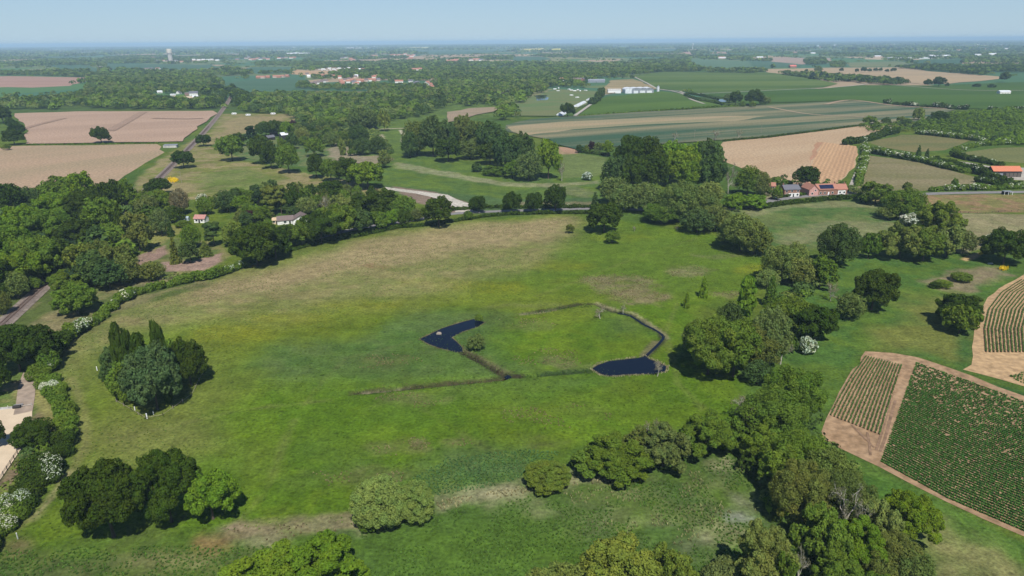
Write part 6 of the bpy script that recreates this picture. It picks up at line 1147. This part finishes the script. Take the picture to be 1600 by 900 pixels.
for (x, y, L, lb) in ((877, 179.5, 30, "nearest white polytunnel beside the lone round tree"), (903, 166, 44, "left one of the middle white polytunnels"), (909, 163, 44, "right one of the middle white polytunnels"), (921, 157, 30, "farthest white polytunnel in the diagonal row")): tunnel(x, y, ta, L, 9, 4, lb, "white polytunnels beside the farm track")
tree(887, 161, 182, 22, 'oak', 'D', '', "lone round tree between the white polytunnels"); TREES[-1]['o']['label'] = "lone round tree between the white polytunnels"
for i, (x, wd_) in enumerate([(984, 16), (994, 16), (1004, 16), (1014, 14)]):
    p = G(x, 146.0 - i * .1); b = empty("packing_shed", (p[0], p[1] + 16, 0), .05); tag(b, f"{['leftmost','second','third','rightmost'][i]} white curved roof packing shed of the adjoining four", "shed", "adjoining curved roof sheds"); W = wd_ * .98 * depth(p) / FPX; e = 7.0; n = 9; m = MB(); L = 32
    for k in range(n - 1):
        a0 = math.pi * k / (n - 1); a1 = math.pi * (k + 1) / (n - 1); m.quad((-math.cos(a0) * W / 2, -L / 2 - .3, e + math.sin(a0) * 3.6), (-math.cos(a1) * W / 2, -L / 2 - .3, e + math.sin(a1) * 3.6), (-math.cos(a1) * W / 2, L / 2, e + math.sin(a1) * 3.6), (-math.cos(a0) * W / 2, L / 2, e + math.sin(a0) * 3.6))
    m.build("roof", M_PLASTIC, b); m = MB(); m.box(-W / 2 + .1, W / 2 - .1, -L / 2, L / 2, 0, e); m.quad(*[(-math.cos(math.pi * k / (n - 1)) * (W / 2 - .1), -L / 2, e + math.sin(math.pi * k / (n - 1)) * 3.5) for k in range(n)]); m.build("wall", M_METALG if i > 0 else M_METALW, b)
    m = MB(); m.box(-W * .3, W * .3, -L / 2 - .15, -L / 2 - .02, 0, 5.2); m.build("door", M_METALW, b)
small("shed", "shed", 960, 145.5, 26, 12, 6, 8, 0, M_WHITEPAINT, M_CONC, "white rectangular shed left of the curved roofs", windows=False)
small("shed", "shed", 932, 129, 42, 14, 5, 8, .02, M_METALG, M_METALG, "long grey metal shed beyond the tan paddock", windows=False)
small("house", "house", 902, 127, 22, 9, 5, 8.5, 0, M_BRICK, M_BROWNTILE, "brick farmhouse with brown roof left of the grey shed"); small("house", "house", 911, 126.5, 14, 9, 5, 8.5, 1.2, M_BRICK, M_SLATE, "slate roofed house beside the brick farmhouse"); small("house", "house", 877, 127, 12, 8, 5, 9, .8, M_WALLW, M_TILE, "white gabled house at the wood edge above the caravans")
p = G(1028, 143); b = empty("silo", (p[0], p[1], 0)); tag(b, "white upright silo at the end of the curved roof sheds", "silo"); m = MB(); m.tube([(0, 0, 0), (0, 0, 10)], [2.6, 2.6], 16); m.build("body", M_METALW, b); m = MB(); m.tube([(0, 0, 10), (0, 0, 12)], [2.8, .3], 16); m.build("cone_roof", M_METALG, b)
b = small("bungalow", "bungalow", 1570, 147, 20, 10, 4.5, 6.5, 0, M_WALLW, M_METALW, "pale bungalow on the long dark barley field")
small("barn", "barn", 1239, 106, 24, 14, 6, 10, .1, M_BRICK, plain("red_sheet", (.62, .16, .13)), "isolated red roofed barn beyond the stubble field", windows=False)
# white farm complex
for (x, y, L, W, e, r, yw, wm, rm, lb) in ((302, 150, 16, 9, 5.5, 9, .3, M_WALLW, M_SLATE, "largest white farmhouse in the wood clearing"), (306, 153.5, 12, 7, 3, 5, .1, M_WALLW, M_METALW, "low white outbuilding in front of the largest white farmhouse"), (279, 147, 9, 7, 3.5, 6.5, 1.3, M_WALLW, M_SLATE, "small gabled white house left of the white farmhouse"), (270, 150, 10, 6, 3, 4, .3, M_WALLW, M_METALW, "flat white shed at the left end of the clearing"), (249, 145.5, 10, 6, 3, 5, .5, M_WALLW, M_METALW, "white roofed shed hidden in the wood left of clearing"), (292, 149.5, 8, 6, 4, 6, .2, M_BRICK, M_BROWNTILE, "brown roofed shed between the white farm houses"), (255, 139, 9, 6, 3, 5, .9, M_METALG, M_METALG, "grey shed behind the white roofed woodland shed")):
    small("farmhouse" if 'house' in lb[:26] else "shed", "house" if 'house' in lb[:26] else "shed", x, y, L, W, e, r, yw, wm, rm, lb)
sheet("yard", [(268, 150.5), (290, 151), (312, 152), (306, 156), (285, 155)], M_SAND, "sandy yard in the white farm clearing", "yard")
for i in range(22): caravan(499 + i * 2.25 + (i % 2), 108.6 + (i % 3) * 1.0 - i * .04, "white static caravan in the caravan park behind the village", "static caravans in the park behind the village", yaw=i * .9)
# glasshouses
p = G(1435, 92); dpt = depth(p); b = empty("glasshouse", (p[0], p[1] + 60, 0), 0); tag(b, "very wide white glasshouse in the right distance", "glasshouse"); W = 64 * dpt / FPX; m = MB(); k_ = 16; s_ = W / k_
for k in range(k_): x0 = -W / 2 + k * s_; m.quad((x0, -60, 5), (x0 + s_ / 2, -60, 7.5), (x0 + s_ / 2, 60, 7.5), (x0, 60, 5)); m.quad((x0 + s_ / 2, -60, 7.5), (x0 + s_, -60, 5), (x0 + s_, 60, 5), (x0 + s_ / 2, 60, 7.5)); m.quad((x0, -60, 5), (x0 + s_, -60, 5), (x0 + s_ / 2, -60, 7.5))
m.build("glass_roof", M_PLASTIC, b); m = MB(); m.box(-W / 2, W / 2, -59.8, 59.8, 0, 5); m.build("glass_wall", M_PLASTIC, b)
for i, x in enumerate((1457, 1476)):
    tunnel(x, 89.2, math.pi / 2, 14 * depth(G(x, 89.2)) / FPX, 40, 12, f"{'left' if i == 0 else 'right and brighter'} white arched warehouse behind the wide glasshouse", "arched warehouses", M_METALW, "warehouse", "warehouse")
# water tower
p = G(267, 96); D_ = depth(p); hh = 18.5 * D_ / FPX; b = empty("water_tower", (p[0], p[1], 0)); tag(b, "pale concrete water tower rising above the far trees", "water tower"); rr = 4.0 * D_ / FPX
m = MB(); m.tube([(0, 0, 0), (0, 0, hh * .62)], [rr * .8, rr * .8], 20); m.build("shaft", M_CONC, b); m = MB(); m.tube([(0, 0, hh * .62), (0, 0, hh * .68), (0, 0, hh * .95), (0, 0, hh)], [rr * .82, rr, rr, rr * .9], 20); m.build("tank", plain("tower_render", (.62, .56, .48)), b); m = MB(); m.tube([(0, 0, hh * .60), (0, 0, hh * .64)], [rr * .9, rr * .9], 20); m.build("ring", M_METALG, b)
# masts
for x, y, hpx, lb in ((1082, 78, 9, "slender white mast far right of centre"), (903, 66, 4, "tiny white mast on the horizon near the centre")):
    p = G(x, y) if y > 70 else G(x, 69); D_ = min(depth(p), 14000); p = CP + (p - CP) * (D_ / depth(p)); hh = hpx * D_ / FPX; b = empty("mast", (p[0], p[1], 0)); tag(b, lb, "mast"); m = MB(); m.tube([(0, 0, 0), (0, 0, hh)], [hh * .06, hh * .04], 8); m.build("pole", M_METALW, b); m = MB(); m.tube([(0, 0, hh * .9), (0, 0, hh * 1.05)], [hh * .16, hh * .16], 10); m.build("head", M_METALW, b)
# posts, gate, platform, arena fence, jumps
def post(px_, py_, h, label, tilt=0.0, r=.10):
    p = G(px_, py_); m = MB(); m.tube([(0, 0, 0), (0, 0, h * .92), (0, 0, h)], [r, r, r * .5], 8); o = m.build("fence_post", M_WHITEPAINT); o.location = tuple(p); o.rotation_euler = (tilt, tilt, 0); tag(o, label, "post")
post(230, 654, 1.7, "pale post below the fenced clump", 0, .16); post(152, 579, 1.5, "pale post left of the fenced clump", 0, .14); post(314, 562, 1.5, "pale post right of the fenced clump", 0, .14); post(28, 842, 2.2, "pale leaning post in the bottom left corner", .25, .12); post(211, 641, 1.2, "short pale post under the fenced clump", 0, .12); post(240, 648, 1.2, "short pale post right of the tall one", 0, .1)
p = G(686, 522); b = empty("nesting_platform", (p[0], p[1], .06)); tag(b, "small pale floating platform on the hook shaped pond", "platform"); m = MB(); m.box(-.9, .9, -.7, .7, 0, .18)
for k in range(7): m.box(-.9 + k * .27, -.72 + k * .27, -.72, .72, .185, .23)
m.build("deck", M_WOOD, b); m = MB(); m.quad((-.6, 0, .24), (.6, 0, .24), (.6, .5, .6), (-.6, .5, .6)); m.quad((-.6, 1.0, .24), (.6, 1.0, .24), (.6, .5, .6), (-.6, .5, .6)); m.build("shelter", M_WOOD, b)
def rail_fence(name, pts, h, label, mat, sp=2.5, bars=2):
    W = [G(*q)[:2] for q in pts]; b = empty(name, (W[0][0], W[0][1], 0)); tag(b, label, "fence"); ps = MB(); rs = MB()
    for i in range(len(W) - 1):
        a, c = W[i] - W[0], W[i + 1] - W[0]; L = np.linalg.norm(c - a); k = max(1, int(L / sp))
        for j in range(k + 1): q = a + (c - a) * j / k; ps.box(q[0] - .06, q[0] + .06, q[1] - .06, q[1] + .06, 0, h)
        for z in np.linspace(h * .5, h * .92, bars): rs.tube([(a[0], a[1], z), (c[0], c[1], z)], [.05, .05], 4)
    o = ps.build("posts", mat, b); rs.build("rails", mat, b)
rail_fence("arena_fence", [(33, 702), (0, 752), (-30, 790)], 1.3, "dark rail fence along the lower side of the arena", M_BLACKBOARD, 2.2, 3)
rail_fence("arena_fence", [(-20, 641), (0, 639), (26, 637.5), (50, 634)], 1.0, "low grey fence along the top of the arena", M_CONC, 2.2, 1)
rail_fence("wire_fence", [(1500, 333), (1540, 334), (1570, 331), (1620, 329)], 1.2, "thin dark fence across the tan paddock at right", M_BLACKBOARD, 4, 2)
rail_fence("wire_fence", [(182, 628), (205, 641), (228, 655), (255, 650), (300, 618), (322, 575)], 1.1, "thin wire fence round the poplar clump", M_WOOD, 4, 1)
for i, (x, y, lb) in enumerate(((27, 638, "dark machine parked at the top of the arena"),)):
    p = G(x, y); b = empty("roller", (p[0], p[1], 0), .3); tag(b, lb, "farm roller"); m = MB(); m.tube([(-1, 0, .5), (1, 0, .5)], [.5, .5], 14); m.build("drum", M_BLACKBOARD, b); m = MB(); m.box(-1.2, -1.1, -.1, 1.4, .45, .6); m.box(1.1, 1.2, -.1, 1.4, .45, .6); m.box(-1.2, 1.2, 1.35, 1.5, .45, .6); m.build("frame", M_METALG, b)
p = G(1547, 413); b = empty("stone_trough", (p[0], p[1], 0), .1); tag(b, "small grey trough in front of the big right hand oak", "trough"); m = MB(); m.box(-1.1, 1.1, -.4, -.3, .1, .7); m.box(-1.1, 1.1, .3, .4, .1, .7); m.box(-1.1, -1, -.3, .3, .1, .7); m.box(1, 1.1, -.3, .3, .1, .7); m.box(-1.0, 1.0, -.3, .3, .1, .25); m.build("basin", M_CONC, b)
for x, y, lb in ((1212, 310, "silver car parked left of the detached cottage"), (1207, 311.5, "dark car parked left of the silver one"), (868, 332.5, "white car on the lane under the big lane tree")):
    p = G(x, y); b = empty("parked_car", (p[0], p[1], 0), .15); tag(b, lb, "car"); m = MB()
    pr = [(-2.1, .35), (-2.15, .8), (-1.9, .95), (-1.2, 1.42), (.5, 1.45), (1.2, .98), (2.0, .85), (2.15, .35)]
    i = len(m.V); n = len(pr); m.V += [(x_, -.85, z_) for x_, z_ in pr] + [(x_, .85, z_) for x_, z_ in pr]; m.F += [tuple(range(n)), tuple(range(2 * n - 1, n - 1, -1))] + [(k, (k + 1) % n, (k + 1) % n + n, k + n) for k in range(n)]
    m.build("body", M_BLACKBOARD if 'dark' in lb else (M_METALW if 'silver' in lb else M_WHITEPAINT), b); g_ = MB(); g_.box(-1.3, .7, -.87, -.851, 1.0, 1.33); g_.box(-1.3, .7, .851, .87, 1.0, 1.33); g_.build("window", M_GLASS, b)
    for a in (-1.3, 1.3):
        for s in (-.8, .8): g_ = MB(); g_.tube([(a, s - .1, .33), (a, s + .1, .33)], [.33, .33], 12); g_.build("wheel", M_BLACKBOARD, b)
for x, y, h_ in ((936, 145, 9), (1083, 213, 9), (1190, 206, 9), (1288, 160, 9), (282, 292, 9), (1064, 140, 9)):
    pass
for i, (x, y, lb) in enumerate(((1085, 216, "pole in front of the striped field, left one"), (1189, 209, "pole in front of the striped field, right one"), (284, 286, "pole near the yellow gorse by the railway"), (932, 138, "pole left of the curved roof sheds"))):
    p = G(x, y); m = MB(); m.tube([(0, 0, 0), (0, 0, 9)], [.14, .10], 8); m.box(-.9, .9, -.06, .06, 8.2, 8.35); o = m.build("utility_pole", M_WOOD); o.location = tuple(p); tag(o, "slim wooden " + lb, "pole")
# ------------------------------------------------------------------ haze
m, t, n, l = newmat("haze"); v = n.new("ShaderNodeVolumePrincipled"); o_ = n.new("ShaderNodeOutputMaterial"); v.inputs['Color'].default_value = (.55, .80, 1.0, 1); v.inputs['Density'].default_value = HAZE; v.inputs['Anisotropy'].default_value = -0.2
l.new(v.outputs[0], o_.inputs['Volume'])
mb = MB(); mb.box(-60000, 60000, -4000, 60000, -1.5, max(H + 2, 120)); hz = mb.build("haze", m); tag(hz, "thin blue summer haze over the distant land", "haze", kind='stuff')
print("OBJECTS", len(bpy.data.objects), "KINDS", {k: sum(o.name.split('.')[0] == k for o in bpy.data.objects) for k in ('broadleaf_tree', 'willow_tree', 'bush', 'house')})
